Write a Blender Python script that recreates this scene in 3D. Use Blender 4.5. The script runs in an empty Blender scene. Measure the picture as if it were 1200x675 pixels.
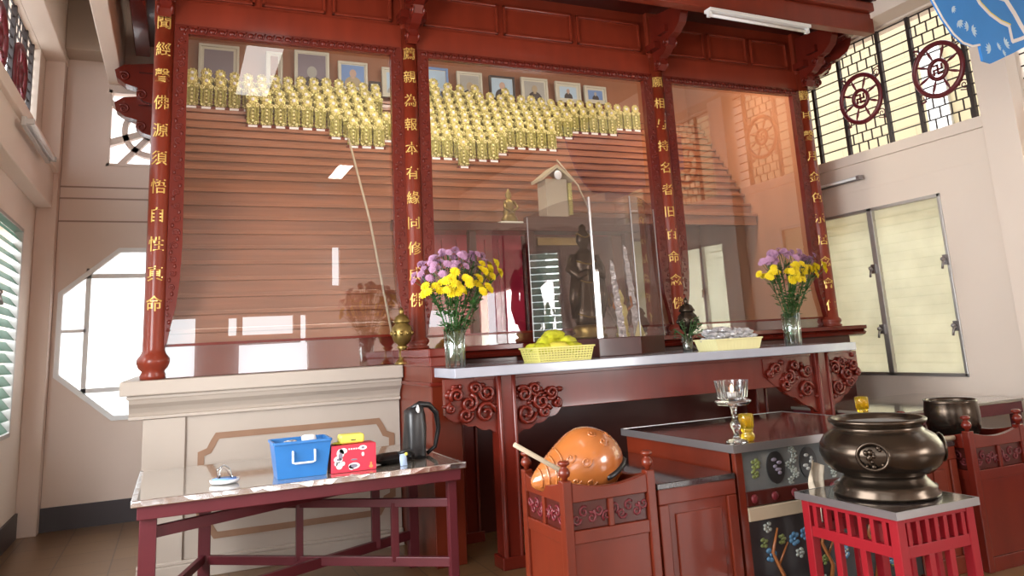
import bpy, bmesh, math, random
from math import sin, cos, pi, radians, atan2, sqrt, hypot
from mathutils import Vector, Matrix
random.seed(7)
S = bpy.context.scene
COL = S.collection

# ------------------------------------------------------------------ materials
def new_mat(name):
    m = bpy.data.materials.new(name); m.use_nodes = True
    nt = m.node_tree; nt.nodes.clear()
    out = nt.nodes.new('ShaderNodeOutputMaterial')
    return m, nt, out

def pbr(name, col, rough=.5, metal=0., coat=0., spec=.5, noise=None, bump=None, trans=0., ior=1.5, emit=None, alpha=1., grain=None, sss=0.):
    """noise=(scale, amount) varies the colour; bump=(kind, scale, strength); grain=(axis scale vec, amount)"""
    m, nt, out = new_mat(name)
    b = nt.nodes.new('ShaderNodeBsdfPrincipled')
    b.inputs['Base Color'].default_value = (*col, 1)
    b.inputs['Roughness'].default_value = rough
    b.inputs['Metallic'].default_value = metal
    b.inputs['Coat Weight'].default_value = coat
    b.inputs['Coat Roughness'].default_value = .08
    b.inputs['Specular IOR Level'].default_value = spec
    b.inputs['Transmission Weight'].default_value = trans
    b.inputs['IOR'].default_value = ior
    b.inputs['Alpha'].default_value = alpha
    if emit:
        b.inputs['Emission Color'].default_value = (*emit[0], 1); b.inputs['Emission Strength'].default_value = emit[1]
    nt.links.new(b.outputs[0], out.inputs[0])
    tc = nt.nodes.new('ShaderNodeTexCoord')
    if noise or grain:
        n = nt.nodes.new('ShaderNodeTexNoise')
        if grain:
            mp = nt.nodes.new('ShaderNodeMapping'); mp.inputs['Scale'].default_value = grain[0]
            nt.links.new(tc.outputs['Object'], mp.inputs['Vector']); nt.links.new(mp.outputs[0], n.inputs['Vector'])
            n.inputs['Scale'].default_value = 1.; amt = grain[1]; n.inputs['Detail'].default_value = 6
        else:
            nt.links.new(tc.outputs['Object'], n.inputs['Vector'])
            n.inputs['Scale'].default_value = noise[0]; amt = noise[1]; n.inputs['Detail'].default_value = 5
        mx = nt.nodes.new('ShaderNodeMix'); mx.data_type = 'RGBA'
        lo = [c * (1 - amt) for c in col]; hi = [min(1, c * (1 + amt)) for c in col]
        mx.inputs['A'].default_value = (*lo, 1); mx.inputs['B'].default_value = (*hi, 1)
        nt.links.new(n.outputs['Fac'], mx.inputs['Factor']); nt.links.new(mx.outputs['Result'], b.inputs['Base Color'])
    if bump:
        k, sc, st = bump
        t = nt.nodes.new('ShaderNodeTexVoronoi' if k == 'v' else 'ShaderNodeTexNoise')
        t.inputs['Scale'].default_value = sc
        nt.links.new(tc.outputs['Object'], t.inputs['Vector'])
        bp = nt.nodes.new('ShaderNodeBump'); bp.inputs['Strength'].default_value = st; bp.inputs['Distance'].default_value = .01
        nt.links.new(t.outputs[0], bp.inputs['Height']); nt.links.new(bp.outputs[0], b.inputs['Normal'])
    return m

def thin_glass(name, refl=.1, tint=(1, 1, 1), rough=0.0, frost=None):
    """sheet glass: sees through, mirrors by Fresnel plus a constant share"""
    m, nt, out = new_mat(name)
    tr = nt.nodes.new('ShaderNodeBsdfTransparent'); tr.inputs[0].default_value = (*tint, 1)
    gl = nt.nodes.new('ShaderNodeBsdfGlossy'); gl.inputs['Roughness'].default_value = rough
    fr = nt.nodes.new('ShaderNodeFresnel'); fr.inputs[0].default_value = 1.5
    ad = nt.nodes.new('ShaderNodeMath'); ad.operation = 'MULTIPLY_ADD'
    ad.inputs[1].default_value = 1.9; ad.inputs[2].default_value = refl; ad.use_clamp = True
    nt.links.new(fr.outputs[0], ad.inputs[0])
    geo = nt.nodes.new('ShaderNodeNewGeometry')   # only the entry face mirrors: a thin sheet has no inner total reflection
    inv = nt.nodes.new('ShaderNodeMath'); inv.operation = 'SUBTRACT'; inv.inputs[0].default_value = 1; nt.links.new(geo.outputs['Backfacing'], inv.inputs[1])
    mul = nt.nodes.new('ShaderNodeMath'); mul.operation = 'MULTIPLY'; nt.links.new(ad.outputs[0], mul.inputs[0]); nt.links.new(inv.outputs[0], mul.inputs[1])
    mx = nt.nodes.new('ShaderNodeMixShader')
    nt.links.new(mul.outputs[0], mx.inputs[0]); nt.links.new(tr.outputs[0], mx.inputs[1]); nt.links.new(gl.outputs[0], mx.inputs[2])
    last = mx
    if frost:
        col, amt = frost
        tl = nt.nodes.new('ShaderNodeBsdfTranslucent'); df = nt.nodes.new('ShaderNodeBsdfDiffuse')
        n = nt.nodes.new('ShaderNodeTexNoise'); n.inputs['Scale'].default_value = 3.2; n.inputs['Detail'].default_value = 4
        tc = nt.nodes.new('ShaderNodeTexCoord'); nt.links.new(tc.outputs['Object'], n.inputs['Vector'])
        rm = nt.nodes.new('ShaderNodeMix'); rm.data_type = 'RGBA'
        rm.inputs['A'].default_value = (*[c * .72 for c in col], 1); rm.inputs['B'].default_value = (*[min(1, c * 1.12) for c in col], 1)
        nt.links.new(n.outputs['Fac'], rm.inputs['Factor'])
        nt.links.new(rm.outputs['Result'], tl.inputs[0]); df.inputs[0].default_value = (*col, 1)
        m2 = nt.nodes.new('ShaderNodeMixShader'); m2.inputs[0].default_value = .25
        nt.links.new(tl.outputs[0], m2.inputs[1]); nt.links.new(df.outputs[0], m2.inputs[2])
        m3 = nt.nodes.new('ShaderNodeMixShader'); m3.inputs[0].default_value = amt
        nt.links.new(mx.outputs[0], m3.inputs[1]); nt.links.new(m2.outputs[0], m3.inputs[2]); last = m3
    nt.links.new(last.outputs[0], out.inputs[0])
    return m

M = {}
M['wall'] = pbr('cream_paint', (.74, .60, .52), .6, noise=(1.5, .05))
M['wall_side'] = pbr('cream_paint_side', (.76, .65, .56), .6, noise=(1.5, .05))
M['pedestal'] = pbr('pedestal_plaster', (.44, .375, .32), .5, noise=(3, .05))
M['groove'] = pbr('groove_line', (.36, .25, .2), .7)
M['brownline'] = pbr('brown_painted_line', (.27, .15, .09), .6, noise=(8, .2))
M['base'] = pbr('dark_skirting', (.045, .035, .04), .4)
M['ceil'] = pbr('ceiling_paint', (.45, .36, .29), .8)
M['outwall'] = None
M['red'] = pbr('red_lacquer', (.20, .026, .011), .32, coat=.22, spec=.35, grain=((6, 6, 1.2), .3))
M['redv'] = pbr('dark_red_lacquer', (.125, .013, .007), .26, coat=.25, spec=.3, grain=((6, 6, 1.2), .3))
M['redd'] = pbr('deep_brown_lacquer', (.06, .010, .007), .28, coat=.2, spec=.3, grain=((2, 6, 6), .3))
M['mahog'] = pbr('mahogany_varnish', (.13, .017, .006), .32, coat=.15, spec=.35, grain=((8, 8, 1.2), .35))
M['board'] = pbr('brown_shelf_board', (.27, .095, .042), .33, coat=.25, grain=((1.5, 7, 22), .55))
M['panelw'] = pbr('brown_inner_panel', (.34, .13, .06), .4, coat=.2, grain=((5, 5, 1), .2))
M['niche_red'] = pbr('crimson_niche_cloth', (.50, .025, .06), .5, noise=(5, .3))
M['gold'] = pbr('gilding', (.80, .66, .24), .32, .6, bump=('v', 70, .9), noise=(40, .35))
M['goldp'] = pbr('pale_gilding', (.90, .80, .40), .35, .5, bump=('v', 120, .6))
M['goldd'] = pbr('olive_gilding', (.42, .37, .10), .4, .5, bump=('v', 80, .9), noise=(60, .5))
M['goldt'] = pbr('gold_lettering', (.66, .43, .12), .35, .5)
M['white'] = pbr('white_plastic', (.8, .8, .8), .4)
M['paper'] = pbr('white_paper', (.75, .72, .72), .7)
M['steel'] = pbr('steel', (.62, .62, .64), .25, 1.)
M['alu'] = pbr('aluminium', (.52, .5, .48), .4, .7)
M['dark'] = pbr('near_black', (.012, .011, .012), .35)
M['iron'] = pbr('dark_iron', (.03, .02, .02), .5)
M['maroon'] = pbr('maroon_paint', (.13, .012, .018), .4)
M['marble'] = pbr('pale_marble', (.34, .35, .41), .18, coat=.4, noise=(6, .12))
M['granite'] = pbr('dark_polished_top', (.03, .024, .024), .12, .0, coat=.8, noise=(60, .5))
M['edge'] = pbr('brushed_metal_edge', (.33, .31, .31), .35, .8)
M['bronze'] = pbr('dark_bronze', (.065, .047, .034), .24, .85, noise=(5, .5))
M['brass'] = pbr('old_brass', (.25, .17, .05), .35, .8, noise=(20, .4))
M['ash'] = pbr('incense_ash', (.22, .21, .2), .95, bump=('n', 60, .8), noise=(25, .4))
M['tabletop'] = pbr('film_covered_top', (.20, .175, .145), .08, coat=1., noise=(3, .1))
M['foil'] = pbr('crinkled_foil', (.85, .85, .88), .2, 1., bump=('v', 14, .6))
M['tred'] = pbr('table_red_paint', (.085, .011, .016), .4, spec=.35, noise=(6, .2))
M['tredb'] = pbr('bright_red_paint', (.26, .009, .015), .4, spec=.3)
M['blue'] = pbr('blue_plastic', (.03, .17, .46), .3, trans=.15, noise=(6, .25))
M['redbox'] = pbr('red_card', (.62, .03, .06), .45)
M['yel'] = pbr('yellow_wrap', (.72, .62, .10), .35)
M['green_yel'] = pbr('green_yellow_wrapper', (.55, .55, .04), .25, bump=('n', 30, .6), noise=(25, .5))
M['orange_wrap'] = pbr('orange_wrapper', (.6, .25, .08), .3, noise=(25, .5))
M['silver_wrap'] = pbr('silver_wrapper', (.80, .79, .86), .22, .5, bump=('v', 45, 1.), noise=(35, .35))
M['basket'] = pbr('yellow_basket_plastic', (.72, .66, .20), .45)
M['basket2'] = pbr('cream_basket_plastic', (.74, .68, .36), .45)
M['petal_y'] = pbr('yellow_petal', (.80, .62, .01), .6)
M['petal_p'] = pbr('mauve_petal', (.50, .27, .42), .6, noise=(30, .25))
M['leaf'] = pbr('leaf_green', (.035, .10, .02), .5, noise=(30, .5))
M['orange'] = pbr('orange_wood_lacquer', (.40, .125, .03), .22, coat=.7, grain=((3, 8, 8), .35))
M['stick'] = pbr('pale_wood_stick', (.42, .34, .24), .5)
M['skinp'] = pbr('print_skin', (.55, .38, .30), .6)
M['bluep'] = pbr('print_blue', (.16, .30, .60), .5)
M['skyp'] = pbr('print_sky', (.45, .62, .78), .5)
M['greyp'] = pbr('print_grey', (.38, .38, .36), .5)
M['purplep'] = pbr('print_violet_grey', (.20, .17, .22), .5)
M['darkp'] = pbr('print_dark', (.03, .025, .03), .5)
M['tanp'] = pbr('print_tan', (.42, .34, .22), .5)
M['cfrm'] = pbr('cream_frame', (.62, .6, .5), .5)
M['banner'] = pbr('blue_valance_cloth', (.03, .22, .62), .6, noise=(4, .1))
M['amber'] = pbr('amber_glass', (.95, .66, .03), .06, trans=.82, emit=None)
M['clear'] = pbr('clear_cut_glass', (.95, .97, .97), .04, trans=1., ior=1.45)
M['flame'] = pbr('flame', (1, .6, .3), .5, emit=((1, .45, .22), 9))
M['tube'] = pbr('unlit_tube', (.85, .85, .85), .3)
M['bluewhite'] = pbr('pale_blue_plastic', (.35, .45, .62), .4)
M['creamw'] = pbr('cream_cloth', (.62, .52, .40), .7, bump=('v', 25, .8))
M['inl_b'] = pbr('inlay_blue', (.06, .16, .27), .25)
M['inl_o'] = pbr('inlay_orange', (.25, .08, .02), .3)
M['inl_w'] = pbr('inlay_pearl', (.30, .33, .30), .2, .3, noise=(30, .4))
M['inl_g'] = pbr('inlay_green', (.14, .17, .05), .3, noise=(20, .4))
M['panelg'] = pbr('grey_lacquer_panel', (.16, .17, .17), .12, .3, coat=.6, noise=(9, .4))
M['sill'] = pbr('polished_sill', (.12, .016, .012), .1, coat=1.)
M['glass_shrine'] = thin_glass('cabinet_glass', .09)
M['glass_case'] = thin_glass('case_glass', .04, (.86, .84, .84))
M['glass_vase'] = thin_glass('vase_glass', .12, (.86, .93, .9))
M['louvre'] = thin_glass('frosted_louvre', .02, frost=((.93, .93, .80), .96))
M['louvre_l'] = thin_glass('greenish_louvre', .12, (.45, .6, .53), frost=((.30, .42, .36), .8))
M['frost'] = thin_glass('frosted_pane', .03, frost=((.95, .96, .95), .6))

def block_wall():
    m, nt, out = new_mat('outside_block_wall')
    b = nt.nodes.new('ShaderNodeBsdfPrincipled'); b.inputs['Roughness'].default_value = .9
    tc = nt.nodes.new('ShaderNodeTexCoord'); mp = nt.nodes.new('ShaderNodeMapping')
    mp.inputs['Rotation'].default_value = (0, pi / 2, pi / 2)
    br = nt.nodes.new('ShaderNodeTexBrick')
    br.inputs['Color1'].default_value = (.34, .275, .165, 1); br.inputs['Color2'].default_value = (.32, .26, .155, 1)
    br.inputs['Mortar'].default_value = (.26, .21, .13, 1); br.inputs['Scale'].default_value = 1.
    br.inputs['Mortar Size'].default_value = .008; br.inputs['Brick Width'].default_value = .8; br.inputs['Row Height'].default_value = .4
    sx = nt.nodes.new('ShaderNodeSeparateXYZ'); cx = nt.nodes.new('ShaderNodeCombineXYZ')
    nt.links.new(tc.outputs['Object'], sx.inputs[0]); nt.links.new(sx.outputs['Y'], cx.inputs['X']); nt.links.new(sx.outputs['Z'], cx.inputs['Y'])
    nt.links.new(cx.outputs[0], br.inputs['Vector']); nt.links.new(br.outputs['Color'], b.inputs['Base Color'])
    nt.links.new(b.outputs[0], out.inputs[0])
    return m
M['outwall'] = block_wall()

def floor_mat():
    m, nt, out = new_mat('brown_polished_tiles')
    b = nt.nodes.new('ShaderNodeBsdfPrincipled'); b.inputs['Roughness'].default_value = .28
    tc = nt.nodes.new('ShaderNodeTexCoord'); br = nt.nodes.new('ShaderNodeTexBrick')
    br.offset = 0; br.inputs['Color1'].default_value = (.16, .085, .04, 1); br.inputs['Color2'].default_value = (.20, .11, .05, 1)
    br.inputs['Mortar'].default_value = (.08, .045, .03, 1); br.inputs['Scale'].default_value = 1.
    br.inputs['Mortar Size'].default_value = .006; br.inputs['Brick Width'].default_value = .4; br.inputs['Row Height'].default_value = .4
    nt.links.new(tc.outputs['Object'], br.inputs['Vector']); nt.links.new(br.outputs['Color'], b.inputs['Base Color'])
    nt.links.new(b.outputs[0], out.inputs[0])
    return m
M['floor'] = floor_mat()

# ------------------------------------------------------------------ mesh builder
class MB:
    def __init__(s): s.v = []; s.f = []; s.sm = []; s.mi = []; s.cur = 0
    def add(s, vs, fs, smooth=False):
        o = len(s.v); s.v += [tuple(p) for p in vs]
        for f in fs: s.f.append([i + o for i in f]); s.sm.append(smooth); s.mi.append(s.cur)
        return s
    def mat(s, i): s.cur = i; return s
    def box(s, x0, x1, y0, y1, z0, z1):
        vs = [(x0, y0, z0), (x1, y0, z0), (x1, y1, z0), (x0, y1, z0), (x0, y0, z1), (x1, y0, z1), (x1, y1, z1), (x0, y1, z1)]
        return s.add(vs, [(0, 3, 2, 1), (4, 5, 6, 7), (0, 1, 5, 4), (1, 2, 6, 5), (2, 3, 7, 6), (3, 0, 4, 7)])
    def beam(s, a, b, w, h, up=(0, 0, 1)):
        """square bar from a to b, w across, h along up"""
        a = Vector(a); b = Vector(b); d = (b - a).normalized(); u = Vector(up); r = d.cross(u).normalized(); u = r.cross(d).normalized()
        vs = []
        for p in (a, b):
            for i, j in ((-1, -1), (1, -1), (1, 1), (-1, 1)): vs.append(p + r * (i * w / 2) + u * (j * h / 2))
        return s.add(vs, [(0, 1, 2, 3), (7, 6, 5, 4), (0, 4, 5, 1), (1, 5, 6, 2), (2, 6, 7, 3), (3, 7, 4, 0)])
    def tube(s, pts, r, n=8, closed=False):
        pts = [Vector(p) for p in pts]; k = len(pts); vs = []; fs = []
        rr = r if isinstance(r, (list, tuple)) else [r] * k
        ref = None
        for i, p in enumerate(pts):
            if closed: d = pts[(i + 1) % k] - pts[i - 1]
            else: d = pts[min(i + 1, k - 1)] - pts[max(i - 1, 0)]
            d.normalize()
            if ref is None:
                ref = d.orthogonal().normalized()
            else:
                ref = (ref - d * ref.dot(d)); ref = ref.normalized() if ref.length > 1e-6 else d.orthogonal().normalized()
            b = d.cross(ref)
            for j in range(n):
                t = 2 * pi * j / n; vs.append(p + (ref * cos(t) + b * sin(t)) * rr[i])
        for i in range(k if closed else k - 1):
            a = i * n; c = ((i + 1) % k) * n
            for j in range(n): fs.append((a + j, a + (j + 1) % n, c + (j + 1) % n, c + j))
        if not closed: fs.append(tuple(range(n - 1, -1, -1))); fs.append(tuple((k - 1) * n + j for j in range(n)))
        return s.add(vs, fs, True)
    def lathe(s, prof, c=(0, 0, 0), n=24, cap=True, sx=1., sy=1., smooth=True):
        vs = []; fs = []
        for r, z in prof:
            for j in range(n):
                t = 2 * pi * j / n; vs.append((c[0] + r * cos(t) * sx, c[1] + r * sin(t) * sy, c[2] + z))
        k = len(prof)
        for i in range(k - 1):
            for j in range(n): fs.append((i * n + j, i * n + (j + 1) % n, (i + 1) * n + (j + 1) % n, (i + 1) * n + j))
        if cap: fs.append(tuple(range(n - 1, -1, -1))); fs.append(tuple((k - 1) * n + j for j in range(n)))
        return s.add(vs, fs, smooth)
    def prism(s, poly, plane, d0, d1, smooth=False):
        """poly in 'xz' extruded along y, 'yz' along x, 'xy' along z"""
        def P(a, b, d): return (a, d, b) if plane == 'xz' else (d, a, b) if plane == 'yz' else (a, b, d)
        n = len(poly); vs = [P(a, b, d0) for a, b in poly] + [P(a, b, d1) for a, b in poly]
        fs = [tuple(range(n)), tuple(range(2 * n - 1, n - 1, -1))] + [(i, i + n, (i + 1) % n + n, (i + 1) % n) for i in range(n)]
        return s.add(vs, fs, smooth)
    def ball(s, c, r, nu=10, nv=7):
        r = r if isinstance(r, (tuple, list)) else (r, r, r); vs = [(c[0], c[1], c[2] - r[2])]; fs = []
        for i in range(1, nv):
            a = -pi / 2 + pi * i / nv
            for j in range(nu):
                t = 2 * pi * j / nu; vs.append((c[0] + r[0] * cos(a) * cos(t), c[1] + r[1] * cos(a) * sin(t), c[2] + r[2] * sin(a)))
        vs.append((c[0], c[1], c[2] + r[2])); L = len(vs) - 1
        for j in range(nu): fs.append((0, 1 + (j + 1) % nu, 1 + j))
        for i in range(nv - 2):
            a = 1 + i * nu
            for j in range(nu): fs.append((a + j, a + (j + 1) % nu, a + nu + (j + 1) % nu, a + nu + j))
        a = 1 + (nv - 2) * nu
        for j in range(nu): fs.append((a + j, a + (j + 1) % nu, L))
        return s.add(vs, fs, True)
    def spiral(s, c, r, turns, tr, plane='xz', sign=1, start=0., n=6, k=20, dy=0.):
        pts = []
        for i in range(k + 1):
            t = i / k; a = start + sign * t * turns * 2 * pi; q = r * (1 - .82 * t)
            if plane == 'xz': pts.append((c[0] + q * cos(a), c[1] + dy * t, c[2] + q * sin(a)))
            else: pts.append((c[0] + dy * t, c[1] + q * cos(a), c[2] + q * sin(a)))
        return s.tube(pts, [tr * (1 - .45 * i / k) for i in range(k + 1)], n)
    def pillow(s, c, sx, sy, h, rot=0., tilt=0., n=7, crimp=True):
        vs = []; fs = []; mt = Matrix.Translation(c) @ Matrix.Rotation(rot, 4, 'Z') @ Matrix.Rotation(tilt, 4, 'X')
        for sg in (1, -1):
            for i in range(n + 1):
                for j in range(n + 1):
                    u = -1 + 2 * i / n; w = -1 + 2 * j / n
                    z = sg * h * (max(0, 1 - u ** 4) * max(0, 1 - w ** 2)) ** .6 + (.12 * h * sin(j * 2.6) if crimp else 0)
                    vs.append(mt @ Vector((u * sx / 2, w * sy / 2, z)))
        k = (n + 1) ** 2
        for i in range(n):
            for j in range(n):
                a = i * (n + 1) + j
                fs.append((a, a + n + 1, a + n + 2, a + 1)); fs.append((k + a, k + a + 1, k + a + n + 2, k + a + n + 1))
        return s.add(vs, fs, True)
    def xform(s, mt, start=0):
        for i in range(start, len(s.v)): s.v[i] = tuple(mt @ Vector(s.v[i]))
        return s
    def build(s, name, mats, parent=None, bevel=0., local=False, seg=2):
        me = bpy.data.meshes.new(name)
        vs = s.v
        if parent is not None and not local:
            L = root_loc(parent); vs = [(a - L.x, b - L.y, c - L.z) for a, b, c in vs]
        me.from_pydata(vs, [], s.f); me.validate(clean_customdata=False)
        mats = mats if isinstance(mats, (list, tuple)) else [mats]
        for m in mats: me.materials.append(M[m])
        if len(me.polygons) == len(s.sm):
            me.polygons.foreach_set('use_smooth', s.sm); me.polygons.foreach_set('material_index', s.mi)
        bm = bmesh.new(); bm.from_mesh(me); bmesh.ops.recalc_face_normals(bm, faces=bm.faces); bm.to_mesh(me); bm.free()
        me.update()
        o = bpy.data.objects.new(name, me); COL.objects.link(o)
        if parent is not None: o.parent = parent
        if bevel:
            b = o.modifiers.new('edge', 'BEVEL'); b.width = bevel; b.segments = seg; b.limit_method = 'ANGLE'; b.angle_limit = radians(40)
        return o

def root_loc(o):
    while o.parent is not None: o = o.parent
    return Vector(o.location)

def tag(o, label, cat, group=None, kind=None):
    o['label'] = label; o['category'] = cat
    if group: o['group'] = group
    if kind: o['kind'] = kind
    return o
def thing(name, label, cat, loc=(0, 0, 0), group=None):
    o = bpy.data.objects.new(name, None); COL.objects.link(o); o.location = loc; o.empty_display_size = .05
    return tag(o, label, cat, group)
def struct(o): o['kind'] = 'structure'; return o
def copy_tree(o, parent=None):
    c = o.copy(); COL.objects.link(c)
    if parent is not None: c.parent = parent
    for ch in list(o.children): copy_tree(ch, c)
    return c
ORD = ['', 'first', 'second', 'third', 'fourth', 'fifth', 'sixth', 'seventh', 'eighth', 'ninth', 'tenth', 'eleventh', 'twelfth', 'thirteenth', 'fourteenth',
       'fifteenth', 'sixteenth', 'seventeenth', 'eighteenth', 'nineteenth', 'twentieth']

def glyphs(mb, chars, fn, size, depth=.004):
    """fn(i) -> matrix placing glyph i, drawn centred in its XZ plane facing -Y"""
    dg = None
    for i, ch in enumerate(chars):
        cu = bpy.data.curves.new('glyph', 'FONT'); cu.body = ch; cu.align_x = 'CENTER'; cu.align_y = 'CENTER'; cu.size = size; cu.extrude = depth; cu.offset = size * .004
        ob = bpy.data.objects.new('glyph', cu); COL.objects.link(ob); bpy.context.view_layer.update()
        me = bpy.data.meshes.new_from_object(ob.evaluated_get(bpy.context.evaluated_depsgraph_get()))
        xs = [v.co.x for v in me.vertices]; ys = [v.co.y for v in me.vertices]
        if xs:
            cx = (min(xs) + max(xs)) / 2; cy = (min(ys) + max(ys)) / 2
            mt = fn(i); vs = [mt @ Vector((v.co.x - cx, -v.co.z, v.co.y - cy)) for v in me.vertices]
            mb.add(vs, [tuple(p.vertices) for p in me.polygons])
        bpy.data.objects.remove(ob); bpy.data.curves.remove(cu); bpy.data.meshes.remove(me)

# ------------------------------------------------------------------ room shell
XL, XR, YB, YR, ZC = -1.285, 7.1, 8.78, -6.0, 5.4
def wall_cells(mb, plane, c0, c1, u0, u1, z0, z1, holes):
    us = sorted({u0, u1, *[h[0] for h in holes], *[h[1] for h in holes]}); us = [u for u in us if u0 <= u <= u1]
    zs = sorted({z0, z1, *[h[2] for h in holes], *[h[3] for h in holes]}); zs = [z for z in zs if z0 <= z <= z1]
    for a, b in zip(us, us[1:]):
        run = None
        for c, d in zip(zs, zs[1:]):
            m = ((a + b) / 2, (c + d) / 2)
            if any(h[0] < m[0] < h[1] and h[2] < m[1] < h[3] for h in holes): continue
            if plane == 'x': mb.box(c0, c1, a, b, c, d)
            else: mb.box(a, b, c0, c1, c, d)
struct(MB().box(XL - .3, XR + .3, YR - .3, YB + .3, -.15, 0).build('floor', 'floor'))
struct(MB().box(XL - .3, XR + .3, YR - .3, YB + .3, ZC, ZC + .15).build('ceiling', 'ceil'))
WL = (5.6, 8.0, .94, 2.74); GL = (4.0, 8.3, 3.52, 4.57)
mb = MB(); wall_cells(mb, 'x', XL - .2, XL, YR, YB, 0, ZC, [WL, GL, (1.5, 4.6, .94, 2.74), (-3.5, .5, .94, 2.74), (-4.5, 3.4, 3.52, 4.57)])
struct(mb.build('wall_left', 'wall_side'))
WR = (5.285, 7.05, .94, 2.765); GR = (4.6, 7.1, 3.41, 4.72)
WR2 = (2.75, 4.5, .94, 2.765); GR2 = (1.3, 4.3, 3.41, 4.72)
mb = MB(); wall_cells(mb, 'x', XR, XR + .2, YR, YB, 0, ZC, [WR, GR, WR2, GR2, (-5.5, -1.3, .94, 2.74)])
struct(mb.build('wall_right', 'wall_side'))
# back wall with octagonal window and carved opening
OX0, OX1, OZ0, OZ1, OC = -1.07, .70, .96, 2.67, .52
CH = (-.71, .15, 3.53, 4.36)
mb = MB(); wall_cells(mb, 'y', YB, YB + .2, XL - .2, XR + .2, 0, ZC, [(OX0, OX1, OZ0, OZ1), CH])
for a, b, sx, sz in ((OX0, OZ0, 1, 1), (OX1, OZ0, -1, 1), (OX0, OZ1, 1, -1), (OX1, OZ1, -1, -1)):
    mb.prism([(a, b), (a + sx * OC, b), (a, b + sz * OC * .86)], 'xz', YB, YB + .2)
struct(mb.build('wall_back', 'wall'))
# rear wall behind the photographer: doors and windows that the cabinet glass mirrors
mb = MB(); holes = [(1.35, 2.9, .0, 1.78), (1.42, 2.56, 2.0, 2.42), (2.72, 2.86, 1.75, 2.42), (1.12, 1.3, 2.0, 2.4), (-.75, .42, .9, 2.42), (3.47, 3.66, 3.1, 4.05), (5.6, 6.6, 2.0, 2.42)]
wall_cells(mb, 'y', YR - .2, YR, XL - .2, XR + .2, 0, ZC, holes)
struct(mb.build('wall_rear', 'wall'))
# grooves and skirting
mb = MB()
for z in (3.30, 3.18, 2.944): mb.box(-1.11, -.1, YB - .004, YB, z - .008, z + .008)
mb.box(-1.118, -1.106, YB - .004, YB + .001, .21, 4.6)
struct(mb.build('trim_1', 'groove'))
mb = MB(); mb.box(XR - .004, XR, 2.0, 8.7, 2.99, 3.008); mb.box(XR - .03, XR, 2.0, 7.4, 3.30, 3.41)
struct(mb.build('trim_2', 'wall_side'))
struct(MB().box(XL, XR, YB - .02, YB, 0, .215).build('baseboard_back', 'base'))
struct(MB().box(XL, XL + .02, YR, YB - .02, 0, .22).build('baseboard_left', 'base'))
struct(MB().box(XR - .02, XR, YR, YB - .02, 0, .22).build('baseboard_right', 'base'))
# pilaster at the back left corner, ledge and beams
struct(MB().box(XL, -1.11, YB - .16, YB, .0, ZC).build('trim_3', 'wall', bevel=.006))
mb = MB(); mb.box(XL, -1.15, YR, YB - .16, 3.05, 3.44); mb.box(XL, -1.11, YR, YB - .16, 3.40, 3.52)
struct(mb.build('trim_4', 'wall_side', bevel=.008))
struct(MB().box(XL, -1.10, YR, YB, 4.57, ZC).build('trim_5', 'wall_side', bevel=.008))
mb = MB(); mb.box(-1.10, -.70, 8.45, YB, 4.66, ZC)
struct(mb.build('trim_6', 'ceil', bevel=.008))
struct(MB().box(-.72, -.58, YR, YB, 4.42, ZC).build('trim_7', 'wall_side', bevel=.008))
struct(MB().box(XR - .28, XR, YR, YB, 4.74, ZC).build('trim_8', 'wall_side', bevel=.008))
struct(MB().box(XR - .16, XR, 4.30, 4.62, 0, 4.74).build('trim_9', 'wall_side', bevel=.006))
# outside: block wall across the alley on the right, paving and white sky
mb = MB(); mb.box(11.5, 11.7, -6, 16, -.15, 7.2)
struct(mb.build('exterior_block_wall', 'outwall'))
struct(MB().box(11.44, 11.5, 8.1, 8.5, 4.0, 6.0).build('exterior_downpipe', 'alu'))
mb = MB(); mb.box(-8, XL - .21, -12, 14, -.2, -.15); mb.box(XR + .31, 14, -12, 18, -.2, -.15); mb.box(XL - .3, XR + .3, YB + .31, 14, -.2, -.15); mb.box(XL - .3, XR + .3, -14, YR - .31, -.2, -.15)
struct(mb.build('exterior_paving', 'ceil'))

# octagonal window -------------------------------------------------
w = struct(thing('window_1', 'white framed octagonal window low on the back wall beside the shrine', 'window', ((OX0 + OX1) / 2, YB, OZ0)))
def octo(ins):
    c = OC - ins * .58; cz = c * .86
    a, b, d, e = OX0 + ins, OX1 - ins, OZ0 + ins, OZ1 - ins
    return [(a + c, d), (b - c, d), (b, d + cz), (b, e - cz), (b - c, e), (a + c, e), (a, e - cz), (a, d + cz)]
o1, o2 = octo(0), octo(.045); mb = MB()
for i in range(8):
    j = (i + 1) % 8; mb.prism([o1[i], o1[j], o2[j], o2[i]], 'xz', YB - .02, YB + .06)
for x in (-.81, .44): mb.box(x - .022, x + .022, YB, YB + .05, 1.21, 2.46)
for z in (1.26, 2.385): mb.box(-.83, .46, YB, YB + .05, z - .022, z + .022)
mb.box(OX0, -.81, YB, YB + .05, 1.83, 1.86); mb.box(.44, OX1, YB, YB + .05, 1.83, 1.86)
mb.build('window_frame', 'white', w)
MB().prism(octo(.03), 'xz', YB + .022, YB + .028).build('pane', 'frost', w)
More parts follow.
